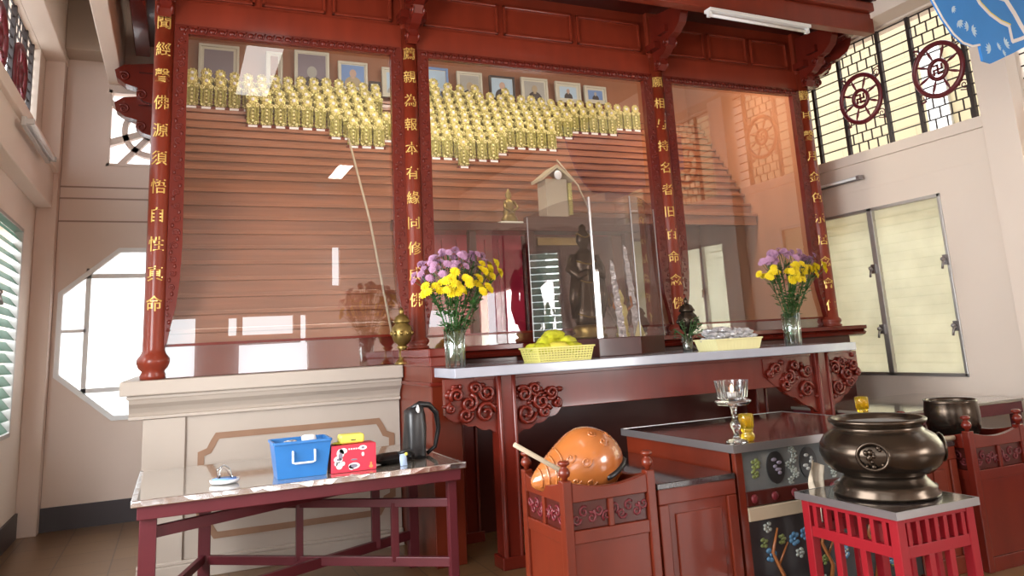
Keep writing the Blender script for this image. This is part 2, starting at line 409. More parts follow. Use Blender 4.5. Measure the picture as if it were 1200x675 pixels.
# carved opening ------------------------------------------------------
w = struct(thing('window_2', 'pierced plaster opening high on the back wall', 'window', (CH[0], YB, CH[2])))
mb = MB(); x0, x1, z0, z1 = CH
for b in ((x0, x1, z0, z0 + .03), (x0, x1, z1 - .03, z1), (x0, x0 + .03, z0, z1), (x1 - .03, x1, z0, z1)): mb.box(b[0], b[1], YB - .01, YB + .12, b[2], b[3])
cx, cz = -.28, 3.93
def flatarc(c, r, a0, a1, wd, k=24):
    out = []; inn = []
    for i in range(k + 1):
        a = a0 + (a1 - a0) * i / k; out.append((c[0] + (r + wd / 2) * cos(a), c[1] + (r + wd / 2) * sin(a))); inn.append((c[0] + (r - wd / 2) * cos(a), c[1] + (r - wd / 2) * sin(a)))
    return out, inn
def ringprism(mb, c, r, wd, a0=0, a1=2 * pi, k=28, y0=YB, y1=YB + .1):
    o, n = flatarc(c, r, a0, a1, wd, k)
    for i in range(k): mb.prism([o[i], o[i + 1], n[i + 1], n[i]], 'xz', y0, y1)
ringprism(mb, (cx, cz), .27, .055)
ringprism(mb, (cx, cz), .09, .05)
for k in range(8):
    a = k * pi / 4 + .25; p = [(cx + r * cos(a), cz + r * sin(a)) for r in (.09, .62)]
    d = Vector((cos(a), sin(a))); nrm = Vector((-d.y, d.x)) * .03
    q = [Vector(p[0]) + nrm, Vector(p[0]) - nrm, Vector(p[1]) - nrm * 1.3, Vector(p[1]) + nrm * 1.3]
    q = [(min(max(v.x, x0), x1), min(max(v.y, z0), z1)) for v in q]
    mb.prism(q, 'xz', YB, YB + .1)
mb.build('lattice', 'wall', w)
MB().box(x0, x1, YB + .105, YB + .11, z0, z1).build('pane', 'frost', w)

# louvred windows --------------------------------------------------------
def louvre(name, label, x, sgn, y0, y1, z0, z1, mull, mat, ang, tag_struct=True):
    """x: inner wall face; sgn +1 wall lies towards +x"""
    w = struct(thing(name, label, 'window', (x, (y0 + y1) / 2, z0)))
    d0, d1 = (x - .015 * sgn, x + .07 * sgn); d0, d1 = min(d0, d1), max(d0, d1)
    mb = MB(); fw = .035
    mb.box(d0, d1, y0, y1, z0, z0 + fw); mb.box(d0, d1, y0, y1, z1 - fw, z1); mb.box(d0, d1, y0, y0 + fw, z0, z1); mb.box(d0, d1, y1 - fw, y1, z0, z1)
    for m in mull: mb.box(d0, d1, m - .035, m + .035, z0, z1)
    mb.build('window_frame', 'alu', w, bevel=.004)
    cuts = [y0 + fw] + [q for m in mull for q in (m - .035, m + .035)] + [y1 - fw]
    n = int((z1 - z0) / .1); xc = x + .03 * sgn
    for a, b in zip(cuts[::2], cuts[1::2]):
        mb = MB()
        for i in range(n):
            z = z0 + fw + (z1 - z0 - 2 * fw) * (i + .5) / n; hx, hz = .0515 * cos(ang), .0515 * sin(ang)
            vs = [(xc - hx * sgn, a, z + hz * -1 if False else z - hz), (xc - hx * sgn, b, z - hz), (xc + hx * sgn, b, z + hz), (xc + hx * sgn, a, z + hz)]
            vs += [(p[0], p[1], p[2] + .005) for p in vs]
            mb.add(vs, [(0, 3, 2, 1), (4, 5, 6, 7), (0, 1, 5, 4), (1, 2, 6, 5), (2, 3, 7, 6), (3, 0, 4, 7)])
        mb.build('louver_blades', mat, w)
        for hz_ in (.27, .63):
            hz = z0 + (z1 - z0) * hz_; hb = MB()
            hb.box(x - .03 * sgn if sgn > 0 else x, x if sgn > 0 else x + .03, a - .03, a + .03, hz - .05, hz + .05)
            hb.tube([(x - .02 * sgn, a, hz), (x - .07 * sgn, a, hz - .02), (x - .09 * sgn, a, hz - .09)], .012, 6)
            hb.ball((x - .07 * sgn, a, hz + .005), .022)
            hb.build('handle', 'edge', w)
    return w
louvre('window_3', 'frosted glass louvre window with two sashes on the right wall behind the shrine', XR, 1, *WR, [6.17], 'louvre', radians(86))
louvre('window_4', 'frosted glass louvre window on the right wall nearer than the pilaster', XR, 1, *WR2, [3.63], 'louvre', radians(86))
louvre('window_5', 'greenish glass louvre window on the left wall, blades half open', XL, -1, *WL, [6.8], 'louvre_l', radians(52))

# window grilles with wheels ------------------------------------------------
def grille(name, label, x, sgn, y0, y1, z0, z1, bars, wheels, pane=None):
    w = thing(name, label, 'window grille', (x, (y0 + y1) / 2, z0))
    xc = x + .06 * sgn
    for y in bars: MB().box(xc - .02, xc + .02, y - .02, y + .02, z0, z1).build('bar', 'iron', w)
    mb = MB(); n = 11
    for i in range(n + 1):
        z = z0 + .01 + (z1 - z0 - .02) * i / n; mb.box(xc - .006, xc + .006, y0, y1, z - .006, z + .006)
    dz = (z1 - z0 - .02) / n
    for (yc, zc, r) in wheels:
        for i in range(n):
            za = z0 + .01 + dz * i; zm = za + dz / 2
            for j in range(5):
                y = yc - .26 + .13 * j + (.065 if i % 2 else 0)
                if abs(y - yc) < .27 and hypot(y - yc, zm - zc) > r + .03: mb.box(xc - .006, xc + .006, y - .006, y + .006, za, za + dz)
    mb.build('rods', 'iron', w)
    for (yc, zc, r) in wheels:
        g = MB(); g.tube([(xc - .02 * sgn, yc + r * cos(t), zc + r * sin(t)) for t in [2 * pi * i / 40 for i in range(40)]], .027, 8, True)
        for k in range(8):
            a = k * pi / 4 + pi / 8; ca, sa = cos(a), sin(a)
            g.tube([(xc - .02 * sgn, yc + q * ca, zc + q * sa) for q in (.12, .16, .2, .25)], [.008, .014, .016, .007], 6)
        wh = g.build('wheel', 'maroon', w)
        g = MB(); g.tube([(xc - .02 * sgn, yc + .1 * cos(t), zc + .1 * sin(t)) for t in [2 * pi * i / 28 for i in range(28)]], .022, 8, True)
        g.build('hub', 'maroon', wh)
        # left-facing sauvastika of the temple, seen from inside the hall
        s_ = .055; e = MB(); h = -sgn   # on the +x wall the viewer's right is -y
        def bar(u0, u1, v0, v1): 
            ya, yb = sorted((yc + h * u0, yc + h * u1)); e.box(xc - .03, xc - .015, ya, yb, zc + v0, zc + v1)
        t_ = .008
        bar(-t_, t_, -s_, s_); bar(-s_, s_, -t_, t_)
        bar(-s_, t_, s_ - 2 * t_, s_); bar(-t_, s_, -s_, -s_ + 2 * t_)
        bar(-s_, -s_ + 2 * t_, -s_, t_); bar(s_ - 2 * t_, s_, -t_, s_)
        e.build('emblem', 'maroon', wh)
        # filigree corners
        g = MB()
        for cy_, cz_ in ((1, 1), (1, -1), (-1, 1), (-1, -1)):
            g.spiral((xc, yc + cy_ * r * .86, zc + cz_ * r * .86), .055, 1.6, .008, 'yz', cy_ * cz_, 0)
            g.tube([(xc, yc + cy_ * r * .7, zc + cz_ * r * 1.02), (xc, yc + cy_ * r * 1.0, zc + cz_ * r * 1.1), (xc, yc + cy_ * r * 1.06, zc + cz_ * r * .7)], .008, 5)
        g.build('filigree', 'maroon', wh)
    return w
grille('window_grille', 'iron window grille with two maroon wheels high on the right wall', XR, 1, 4.6, 7.1, 3.41, 4.72,
       [6.79, 6.364, 5.785, 5.384, 4.81], [(6.10, 4.035, .275), (5.108, 4.03, .275)])
grille('window_grille', 'iron window grille nearer than the pilaster, seen mirrored in the cabinet glass', XR, 1, 1.3, 4.3, 3.41, 4.72,
       [4.2, 3.72, 3.15, 2.72, 2.2, 1.7], [(3.43, 4.03, .275), (2.45, 4.03, .275)])
grille('window_grille', 'iron window grille with maroon wheels high on the left wall', XL, -1, 4.0, 8.3, 3.52, 4.57,
       [8.2, 7.85, 7.3, 6.95, 6.4, 6.05, 5.5], [(7.575, 4.045, .26), (6.68, 4.045, .26), (5.78, 4.045, .26)])

# wall tube lights -----------------------------------------------------------
def tube_light(name, label, cat, a, b, down=(0, 0, -1), w=.06, fixture='white'):
    a = Vector(a); b = Vector(b); dn = Vector(down)
    o = thing(name, label, cat, tuple((a + b) / 2))
    MB().beam(a, b, w, .035, down).build('fixture', fixture, o, bevel=.004)
    d = (b - a).normalized()
    MB().tube([a + d * .04 + dn * .045, b - d * .04 + dn * .045], .016, 10).build('tube', 'tube', o)
    for p in (a + d * .02, b - d * .02):
        MB().beam(p - d * .018 + dn * .03, p + d * .018 + dn * .03, .04, .07, down).build('end_cap', fixture, o)
    return o
tube_light('wall_light', 'slim grey tube light on the right wall above the louvre window', 'light', (XR - .05, 6.15, 3.12), (XR - .05, 7.15, 3.12), (-1, 0, 0), .05, 'edge')
tube_light('wall_light', 'long silvery tube light on the left wall ledge below the grille', 'light', (-1.085, 6.5, 3.33), (-1.085, 7.75, 3.33), (1, 0, 0), .07, 'alu')

# ------------------------------------------------------------------ pedestal under the left bay
p = thing('pedestal', 'cream plaster pedestal with brown painted outline under the left glass bay', 'pedestal', (.7, 6.5, 0))
MB().box(-.178, 1.69, 6.3, 8.6, 0, 1.14).build('body', 'pedestal', p)
mb = MB(); mb.box(-.345, 1.69, 6.15, 8.6, 1.275, 1.375); mb.box(-.30, 1.69, 6.19, 8.6, 1.245, 1.275)
mb.build('ledge', 'pedestal', p, bevel=.008)
prof = [(6.30, 1.10), (6.26, 1.105), (6.26, 1.125), (6.285, 1.13), (6.275, 1.15), (6.25, 1.185), (6.215, 1.215), (6.20, 1.245), (6.4, 1.245), (6.4, 1.10)]
mb = MB(); mb.prism(prof, 'yz', -.285, 1.69); mb.build('cove_molding', 'pedestal', p)
MB().box(-.19, .09, 6.27, 6.31, 0, 1.1).build('corner_pier', 'pedestal', p, bevel=.004)
mb = MB(); mb.box(-.2, 1.69, 6.24, 6.3, 0, .10); mb.box(-.2, 1.69, 6.26, 6.3, .1, .125); mb.build('plinth', 'pedestal', p, bevel=.006)
def strip(mb, pts, wd, y0, y1):
    pts = [Vector(q) for q in pts]; n = len(pts)
    def nrm(i):
        a = (pts[i] - pts[i - 1]).normalized(); b = (pts[(i + 1) % n] - pts[i]).normalized()
        m = Vector((-(a + b).y, (a + b).x)).normalized(); return m / max(.4, m.dot(Vector((-a.y, a.x))))
    for i in range(n):
        j = (i + 1) % n; u, v = nrm(i) * wd / 2, nrm(j) * wd / 2
        mb.prism([tuple(pts[i] + u), tuple(pts[j] + v), tuple(pts[j] - v), tuple(pts[i] - u)], 'xz', y0, y1)
mb = MB()
def corner(cx, cz, sx, sz): return [(cx, cz - sz * .17), (cx, cz - sz * .12), (cx + sx * .055, cz - sz * .10), (cx + sx * .085, cz - sz * .04), (cx + sx * .11, cz), (cx + sx * .16, cz)]
tl = corner(.20, .945, 1, 1); tr = corner(1.62, .945, -1, 1); br = corner(1.62, .255, -1, -1); bl = corner(.20, .255, 1, -1)
strip(mb, tl + tr[::-1] + br + bl[::-1], .045, 6.294, 6.3); mb.build('painted_outline', 'brownline', p)

# ------------------------------------------------------------------ wooden base of the shrine behind the altar
p = thing('base_cabinet', 'dark red wooden base cabinet carrying the centre and right glass bays', 'cabinet', (4.2, 6.4, 0))
MB().box(1.76, 6.60, 6.22, 8.6, 0, 1.40).build('body', 'redd', p)  # body colour darkened to stand for the shade under the altar
prof = [(6.22, 1.38), (6.17, 1.395), (6.15, 1.42), (6.18, 1.44), (6.14, 1.455), (6.14, 1.49), (6.6, 1.49), (6.6, 1.38)]
MB().prism(prof, 'yz', 1.92, 6.78).build('top_molding', 'redv', p)
MB().box(1.70, 1.925, 5.45, 8.6, 0, 1.37).build('end_panel', 'mahog', p, bevel=.006)
mb = MB(); mb.box(1.68, 1.93, 5.42, 6.6, 1.43, 1.49); mb.box(1.69, 1.927, 5.43, 6.6, 1.36, 1.43); mb.box(1.685, 1.926, 5.44, 6.6, 1.22, 1.25)
mb.build('end_molding', 'redv', p, bevel=.008)

# ------------------------------------------------------------------ shrine cabinet: columns, frames, glass, eave
YS = 6.4
sh = thing('shrine_cabinet', 'tall red lacquered wooden shrine with glazed bays, gold lettered columns and an eave', 'shrine', (3.2, YS, 1.375))
CX = [-.142, 1.884, 4.558, 6.56]
TXT = ['聞經聲佛源須悟自性真命', '薦親為報本有緣同修成佛', '願相与持名者旧百命念佛', '觀耳聲月金色示居念會仁']
for k, cx in enumerate(CX):
    zb = 1.375 if k == 0 else 1.49
    prof = [(.085, 0), (.09, .03), (.075, .06), (.10, .085), (.115, .125), (.112, .15), (.09, .18), (.08, .20), (.076, .22)] if k == 0 else [(.10, 0), (.105, .02), (.085, .03), (.105, .055), (.1, .08), (.078, .10)]
    prof = [(r, z + zb) for r, z in prof] + [(.075, 2.5), (.073, 4.36)]
    c = MB().lathe(prof, (cx, YS, 0), 28).build('column', 'red', sh)
    z_top, z_bot = [(4.16, 1.93), (4.11, 1.90), (4.08, 1.80), (4.10, 1.72)][k]
    n = len(TXT[k]); g = MB()
    # letters wrap the front of the round shaft, each tile bent to face outward
    def place(i, cx=cx, z_top=z_top, z_bot=z_bot, n=n):
        a = radians(6 + 8 * k); z = z_top + (z_bot - z_top) * i / (n - 1)
        return Matrix.Translation((cx + .0775 * sin(-a), YS - .0775 * cos(a), z)) @ Matrix.Rotation(-a, 4, 'Z')
    s0 = len(g.v); glyphs(g, TXT[k], place, .122, .003)
    # bend around the shaft
    a = radians(6 + 8 * k)
    for i in range(len(g.v)):
        x, y, z = g.v[i]; rel = Vector((x - cx, y - YS)); u = rel.dot(Vector((cos(a), -sin(a)))); dep = rel.length
        rr = .0755 + max(0., rel.dot(Vector((-sin(a), -cos(a)))) - .0765); th = u / .0765
        d = Vector((-sin(a), -cos(a))) * cos(th) + Vector((cos(a), -sin(a))) * sin(th)
        g.v[i] = (cx + d.x * rr, YS + d.y * rr, z)
    g.build('lettering', 'goldt', c)
# carved frames around the three bays
BAYS = [(CX[0] + .07, CX[1] - .07), (CX[1] + .07, CX[2] - .07), (CX[2] + .07, CX[3] - .07)]
ZT = 4.10
for k, (a, b) in enumerate(BAYS):
    zb = 1.375 if k == 0 else 1.49
    sill = zb + (.24 if k == 0 else .10)
    MB().box(a, b, YS + .045, YS + .09, zb, sill).build('sill_board', 'sill', sh, bevel=.006)
    MB().box(a, b, YS + .02, YS + .06, sill - .008, sill + .012).build('sill_rail', 'redv', sh)
    for s_ in (0, 1):
        e = a if s_ == 0 else b; sg = 1 if s_ == 0 else -1; wd = .105
        z0 = sill - .0
        poly = [(e, z0), (e + sg * .02, z0 + .02), (e + sg * .035, z0 + .12), (e + sg * .075, z0 + .3), (e + sg * .095, z0 + .5), (e + sg * wd, z0 + .75), (e + sg * wd, ZT), (e, ZT)]
        mb = MB().prism(poly, 'xz', YS - .03, YS + .03)
        z = z0 + .12; i = 0
        while z < ZT - .05:   # carved scrollwork
            wx = min(wd, .03 + .09 * (z - z0)); 
            mb.spiral((e + sg * wx * .52, YS - .03, z), min(.033, wx * .34), 1.3, .0065, 'xz', 1 if i % 2 else -1, i * 1.7, 5, 12)
            mb.ball((e + sg * wx * (.3 if i % 2 else .72), YS - .03, z + .055), (.013, .008, .02), 6, 4)
            z += .105; i += 1
        mb.build('carved_strip', 'redv', sh)
    mb = MB().box(a, b, YS - .03, YS + .03, ZT - .0, ZT + .075); x = a + .06; i = 0
    while x < b - .04:
        mb.ball((x, YS - .03, ZT + .037), (.028, .012, .022), 6, 4); mb.tube([(x + .02, YS - .034, ZT + .012), (x + .04, YS - .04, ZT + .06)], .007, 5); x += .075; i += 1
    mb.build('carved_rail', 'redv', sh)
    MB().box(a + .01, b - .01, YS + .032, YS + .038, zb + .003, ZT + .02).build('glass_pane', 'glass_shrine', sh)
# lintel, upper panels
MB().box(CX[0] - .08, CX[3] + .08, YS - .01, YS + .05, 4.175, 4.40).build('lintel', 'red', sh, bevel=.006)
MB().box(CX[0] - .08, CX[3] + .08, YS + .02, YS + .06, 4.40, 4.95).build('upper_board', 'red', sh)
for k in range(3):
    a, b = CX[k] + .09, CX[k + 1] - .09; n = 3
    wd = (b - a - .06 * (n + 1)) / n
    for i in range(n):
        x0 = a + .06 + i * (wd + .06); z0, z1 = 4.43, 4.74
        mb = MB()
        for q in ((x0, x0 + wd, z0, z0 + .025), (x0, x0 + wd, z1 - .025, z1), (x0, x0 + .025, z0, z1), (x0 + wd - .025, x0 + wd, z0, z1)):
            mb.box(q[0], q[1], YS - .01, YS + .025, q[2], q[3])
        mb.build('panel_frame', 'red', sh, bevel=.005)
for k, cx in enumerate(CX): MB().box(cx - .075, cx + .075, YS - .03, YS + .06, 4.36, 4.95).build('post_block', 'red', sh, bevel=.01)
# eave
YE = 5.55
mb = MB(); mb.box(-.40, 6.86, YE, YE + .12, 4.575, 4.80); mb.box(-.46, 6.92, YE - .06, YE + .14, 4.80, 4.90); mb.build('eave_beam', 'red', sh, bevel=.012)
MB().box(-.40, 6.86, YE + .1, YS + .1, 4.86, 4.92).build('soffit', 'redd', sh)
for a, b in ((-.36, -.12), (6.60, 6.76)): MB().box(a, b, YE + .1, 8.5, 4.78, 4.82).build('side_soffit', 'redd', sh)
for x in (-.46, 6.72): MB().box(x, x + .14, YE + .1, 8.5, 4.66, 4.90).build('side_beam', 'redv', sh, bevel=.01)
mb = MB(); mb.prism([(YE - .1, 4.90), (YE - .16, 4.96), (7.2, 5.36), (7.2, 5.30)], 'yz', -.5, 6.95); mb.build('eave_roof', 'redd', sh)
# brackets under the eave: scrolled arms stepping forward from each column
def bracket(cx, dx=0., ysc=1.):
    mb = MB()
    prof = [(YS - .04, 4.20), (YS - .12, 4.19), (YS - .17, 4.24), (YS - .16, 4.31), (YS - .24, 4.33), (YS - .33, 4.39), (YS - .35, 4.46), (YS - .44, 4.48), (YS - .54, 4.55), (YS - .58, 4.63), (YS - .60, 4.72), (YS - .04, 4.80)]
    mb.prism(prof, 'yz', -.045, .045)
    mb.spiral((-.05, YS - .12, 4.26), .05, 1.4, .012, 'yz', 1, 3.); mb.spiral((.05, YS - .12, 4.26), .05, 1.4, .012, 'yz', 1, 3.)
    mb.spiral((-.05, YS - .30, 4.43), .05, 1.4, .012, 'yz', 1, 3.); mb.spiral((.05, YS - .30, 4.43), .05, 1.4, .012, 'yz', 1, 3.)
    mb.box(-.09, .09, YS - .36, YS - .22, 4.52, 4.60); mb.box(-.12, .12, YS - .2, YS - .04, 4.40, 4.47)
    mt = Matrix.Translation((cx, YS, 0)) @ Matrix.Rotation(dx, 4, 'Z') @ Matrix.Translation((0, -YS, 0))
    mb.xform(mt); mb.build('eave_bracket', 'redv', sh)
for k, cx in enumerate(CX): bracket(cx)
bracket(CX[3], radians(48))
# sideways corner brackets (right front, left rear)
def side_bracket(cx, y, zb, s_):
    prof = [(0, 0), (.12, -.02), (.17, .04), (.16, .11), (.26, .14), (.32, .20), (.31, .27), (.42, .30), (.50, .36), (.52, .44), (.44, .50), (0, .56)]
    poly = [(cx + s_ * u, zb + v) for u, v in prof]
    mb = MB().prism(poly, 'xz', y - .08, y + .08)
    for u, v in ((.13, .05), (.27, .2), (.43, .38)):
        mb.spiral((cx + s_ * u, y - .085, zb + v), .05, 1.4, .012, 'xz', s_, 2.5)
    mb.box(min(cx, cx + s_ * .3), max(cx, cx + s_ * .3), y - .13, y + .13, zb + .42, zb + .5)
    mb.build('corner_bracket', 'redv', sh)
side_bracket(CX[3] + .05, YS - .02, 4.22, 1)
side_bracket(-.1, 8.2, 3.92, -1); side_bracket(-.1, 8.32, 3.62, -1)
# cabinet sides and back
MB().box(-.13, -.10, YS + .03, 8.6, 1.375, 4.95).build('side_wall', 'panelw', sh)
MB().box(6.55, 6.59, YS + .05, 8.6, 1.49, 4.95).build('side_wall', 'panelw', sh)
MB().box(-.13, 6.59, 8.52, 8.58, 1.375, 5.25).build('back_board', 'panelw', sh)
MB().box(-.13, 6.59, YS + .06, 8.58, 5.22, 5.26).build('inner_ceiling', 'redd', sh)
MB().box(-.1, 6.55, YS + .06, 8.5, 1.36, 1.38).build('inner_floor', 'redv', sh)
# lamp under the eave
tube_light('eave_light', 'white fluorescent batten light hung under the front eave beam', 'light', (4.60, YE - .03, 4.53), (5.86, YE - .03, 4.505), (0, 0, -1), .1)

# ------------------------------------------------------------------ stepped shelf and gold tablets
st = thing('stepped_shelf', 'brown stepped display shelf rising behind the glass', 'shelf', (3.2, 7.5, 1.38))
def step_yz(k): return 8.15 - .065 * k, 4.09 - .1 * k
for k in list(range(-2, 9)) + [9 + 1.45 * q for q in range(12)]:
    rise = .1 if k < 9 else .145
    Y, Z = step_yz(k)
    for (xa, xb) in ([(-.08, 6.53)] if k <= 13 else [(-.08, 1.9)]):
        MB().box(xa, xb, Y - .05, 8.45 if k < 0 else Y + .06, Z - .035, Z).box(xa, xb, Y - .028, Y + .03, Z - rise, Z - .035).build('step', 'board', st, bevel=.004, seg=1)
for x in (1.92,): MB().box(x, x + .03, 6.5, 8.3, 1.38, 2.72).build('end_board', 'board', st)
# one tablet, then copies
def make_tablet():
    o = MB()
    o.box(-.056, .056, -.012, .02, .035, .23)
    o.prism([(-.062, .22), (.062, .22), (.068, .25), (.045, .275), (.03, .30), (-.03, .30), (-.045, .275), (-.068, .25)], 'xz', -.02, .02)
    for x in (-.05, -.017, .017, .05): o.tube([(x, -.016, .04), (x, -.018, .13), (x, -.016, .225)], [.008, .010, .008], 6)
    for z in (.06, .10, .14, .18, .215):
        for s_ in (-1, 1): o.ball((s_ * .052, -.02, z), (.014, .01, .013), 6, 4)
    b = o.build('memorial_tablet', ['goldd'])
    c = MB()
    for i in range(10):
        t = 2 * pi * i / 10; c.ball((.043 * cos(t), -.016, .308 + .043 * sin(t)), (.015, .012, .015), 6, 4)
    c.lathe([(.042, -.01), (.04, .012), (.02, .016)], (0, 0, 0), 14); m0 = len(c.v) - 14 * 3
    c.xform(Matrix.Translation((0, -.01, .308)) @ Matrix.Rotation(pi / 2, 4, 'X'), m0)
    c.build('crest', 'gold', b)
    MB().ball((0, -.028, .308), (.018, .008, .018), 8, 5).build('crest_center', 'paper', b)
    MB().box(-.07, .07, -.03, .035, 0, .035).build('base', 'redv', b, bevel=.004, seg=1)
    MB().box(-.045, .045, -.033, -.029, .006, .028).build('name_strip', 'paper', b)
    f = MB()
    for s_ in (-1, 1): f.spiral((s_ * .045, -.02, .245), .024, 1.3, .007, 'xz', s_, 0, 5, 10); f.spiral((s_ * .03, -.02, .05), .02, 1.2, .006, 'xz', s_, 0, 5, 10)
    for z in (.08, .12, .16, .20): f.ball((0, -.02, z), (.013, .008, .014), 6, 4)
    f.build('relief', 'goldp', b)
    return b
tab = make_tablet(); first = [True]
rows = {0: [(.02, 2.05), (2.5, 5.55)], 1: [(.02, 2.05), (2.5, 5.15)], 2: [(.60, 2.05), (2.5, 4.42)], 3: [(.60, 2.05), (2.5, 4.20)], 4: [(1.43, 2.08), (2.48, 4.08)], 5: [(1.60, 2.08), (2.48, 3.40)], 6: [(2.48, 3.38)], 7: [(2.78, 2.95)]}
RN = ['topmost full', 'second', 'third', 'fourth', 'fifth', 'sixth', 'seventh', 'lowest']
PITCH = .136
def put_tablet(x, y, z, label, sc=1.):
    t = tab if first[0] else copy_tree(tab); first[0] = False
    t.location = (x, y, z); t.scale = (sc, sc, sc); t.rotation_euler = (0, 0, random.uniform(-.05, .05))
    tag(t, label, 'memorial tablet', 'gold memorial tablets on the stepped shelf')
for k, spans in rows.items():
    Y, Z = step_yz(k)
    for si, (a, b) in enumerate(spans):
        bay = 'left' if b < 2.3 else 'centre'
        n = int((b - a) / PITCH + .3); x = a + PITCH / 2
        for i in range(max(1, n)):
            put_tablet(x + i * PITCH, Y - .005, Z, f'small gold memorial tablet, {ORD[min(i + 1, 20)] if i < 20 else "last"} from left in the {RN[k]} row behind the {bay} pane', random.uniform(.97, 1.05))
Y, Z = step_yz(-1)
for x, z, q in ((2.70, 4.30, 'first'), (2.88, 4.19, 'second'), (3.03, 4.17, 'third'), (3.22, 4.21, 'fourth'), (3.62, 4.18, 'fifth')):
    put_tablet(x, Y, 4.19, f'taller gold memorial tablet standing above the rows, {q} from left under the centre portraits', 1.0 + (z - 4.15) * .9)
# portraits on the top shelf
def portrait(x0, x1, z0, z1, fr, mat_w, bg, robe, label, skin='skinp', head=.17, y=8.42, lean=.03, people=1):
    cx = (x0 + x1) / 2; w = x1 - x0; h = z1 - z0
    o = thing('framed_portrait', label, 'framed photo', (cx, y, z0), 'framed portraits above the gold tablets')
    o.rotation_euler = (-lean, 0, 0)
    f = MB(); t = .028 if fr != 'darkp' else .024
    for q in ((-w / 2, w / 2, 0, t), (-w / 2, w / 2, h - t, h), (-w / 2, -w / 2 + t, t, h - t), (w / 2 - t, w / 2, t, h - t)): f.box(q[0], q[1], -.02, .02, q[2], q[3])
    f.build('frame', fr, o, local=True, bevel=.004)
    mb = MB(); mb.box(-w / 2 + t, w / 2 - t, -.002, .012, t, h - t)
    a, b = w / 2 - t - mat_w, h - t - mat_w; zz = t + mat_w
    mb.mat(1).box(-a, a, -.005, 0, zz, b)
    for pn in range(people):
        px = 0 if people == 1 else (-a * .6 + 1.2 * a * pn / (people - 1)); s_ = min(a, (b - zz) / 2.4) * (1 if people == 1 else .42)
        r = []; base = zz
        for i in range(13):
            t_ = pi * i / 12; r.append((px + s_ * .92 * cos(t_), base + (s_ * 1.15) * sin(t_) ** .8))
        r = [(min(max(u, -a), a), v) for u, v in r]
        mb.mat(2).prism(r, 'xz', -.0075, -.004)
        hz = base + s_ * 1.15 + s_ * .33
        mb.mat(3).prism([(px + s_ * .36 * cos(t_), hz + s_ * .46 * sin(t_)) for t_ in [2 * pi * i / 16 for i in range(16)]], 'xz', -.009, -.006)
        mb.prism([(px - s_ * .17, hz - s_ * .6), (px + s_ * .17, hz - s_ * .6), (px + s_ * .17, hz), (px - s_ * .17, hz)], 'xz', -.0085, -.005)
    mb.build('picture', ['cfrm', bg, robe, skin], o, local=True)
sc_ = 8.42 / 8.6
PT = [(.15, .572, 4.30, 4.918, 'cfrm', .03, 'purplep', 'darkp', 'large dim portrait in a pale frame, leftmost behind the left pane', 'purplep'),
 (.86, 1.04, 4.40, 4.898, 'cfrm', .02, 'board', 'darkp', 'narrow brown portrait beside the white reflection behind the left pane', 'tanp'),
 (1.171, 1.567, 4.42, 4.95, 'cfrm', .012, 'purplep', 'darkp', 'portrait of a dark robed person in a pale frame behind the left pane', 'greyp'),
 (1.668, 2.017, 4.516, 4.865, 'cfrm', .012, 'bluep', 'tanp', 'portrait of a bald person in pale robe on blue behind the left pane', 'skinp'),
 (2.03, 2.17, 4.476, 4.644, 'darkp', .02, 'skyp', 'purplep', 'small round headed portrait in a small frame, lowest behind the left pane', 'skinp'),
 (2.19, 2.44, 4.46, 4.839, 'cfrm', .03, 'skyp', 'greyp', 'pale portrait half hidden by the second column', 'skinp'),
 (2.72, 3.03, 4.50, 4.896, 'bluep', .01, 'skyp', 'bluep', 'pale blue picture of several seated figures, leftmost behind the centre pane', 'paper'),
 (3.145, 3.483, 4.46, 4.88, 'cfrm', .015, 'greyp', 'darkp', 'grey portrait in a cream frame, second behind the centre pane', 'tanp'),
 (3.582, 3.932, 4.54, 4.865, 'darkp', .004, 'skyp', 'darkp', 'smiling bald person portrait on sky blue in a black frame', 'skinp'),
 (4.024, 4.408, 4.52, 4.883, 'cfrm', .02, 'greyp', 'darkp', 'grey portrait of a dark robed person right of the black frame', 'tanp'),
 (4.519, 4.898, 4.58, 4.87, 'cfrm', .035, 'skyp', 'darkp', 'landscape format portrait with dark hair, second from right behind centre pane', 'skinp'),
 (4.954, 5.293, 4.60, 4.849, 'cfrm', .03, 'bluep', 'darkp', 'faded blue portrait, rightmost behind the centre pane', 'greyp')]
for i, q in enumerate(PT):
    x0, x1, z0, z1, fr, mw, bg, rb, lab, sk = q
    portrait(x0 * sc_, x1 * sc_, 1.5 + (z0 - 1.5) * sc_, 1.5 + (z1 - 1.5) * sc_, fr, mw, bg, rb, lab, sk, people=3 if 'several' in lab else 1)
p = thing('portrait_rack', 'brown rack board holding the framed portraits above the tablets', 'shelf', (3, 8.46, 4.15))
MB().box(-.05, 6.5, 8.40, 8.5, 4.19, 4.27).build('board', 'board', p, bevel=.005)
# poles lying against the steps
o = MB().tube([(1.575, 7.60, 3.64), (1.64, 7.0, 2.69), (1.70, 6.50, 1.60)], .011, 8).build('pole', 'stick'); tag(o, 'slim pale pole leaning on the steps behind the left pane', 'pole')
o = MB().tube([(3.90, 7.50, 3.50), (4.00, 7.24, 3.16), (4.08, 7.12, 2.80)], .009, 8).build('pole', 'stick'); tag(o, 'thin brown pole leaning on the steps above the glass case', 'pole')

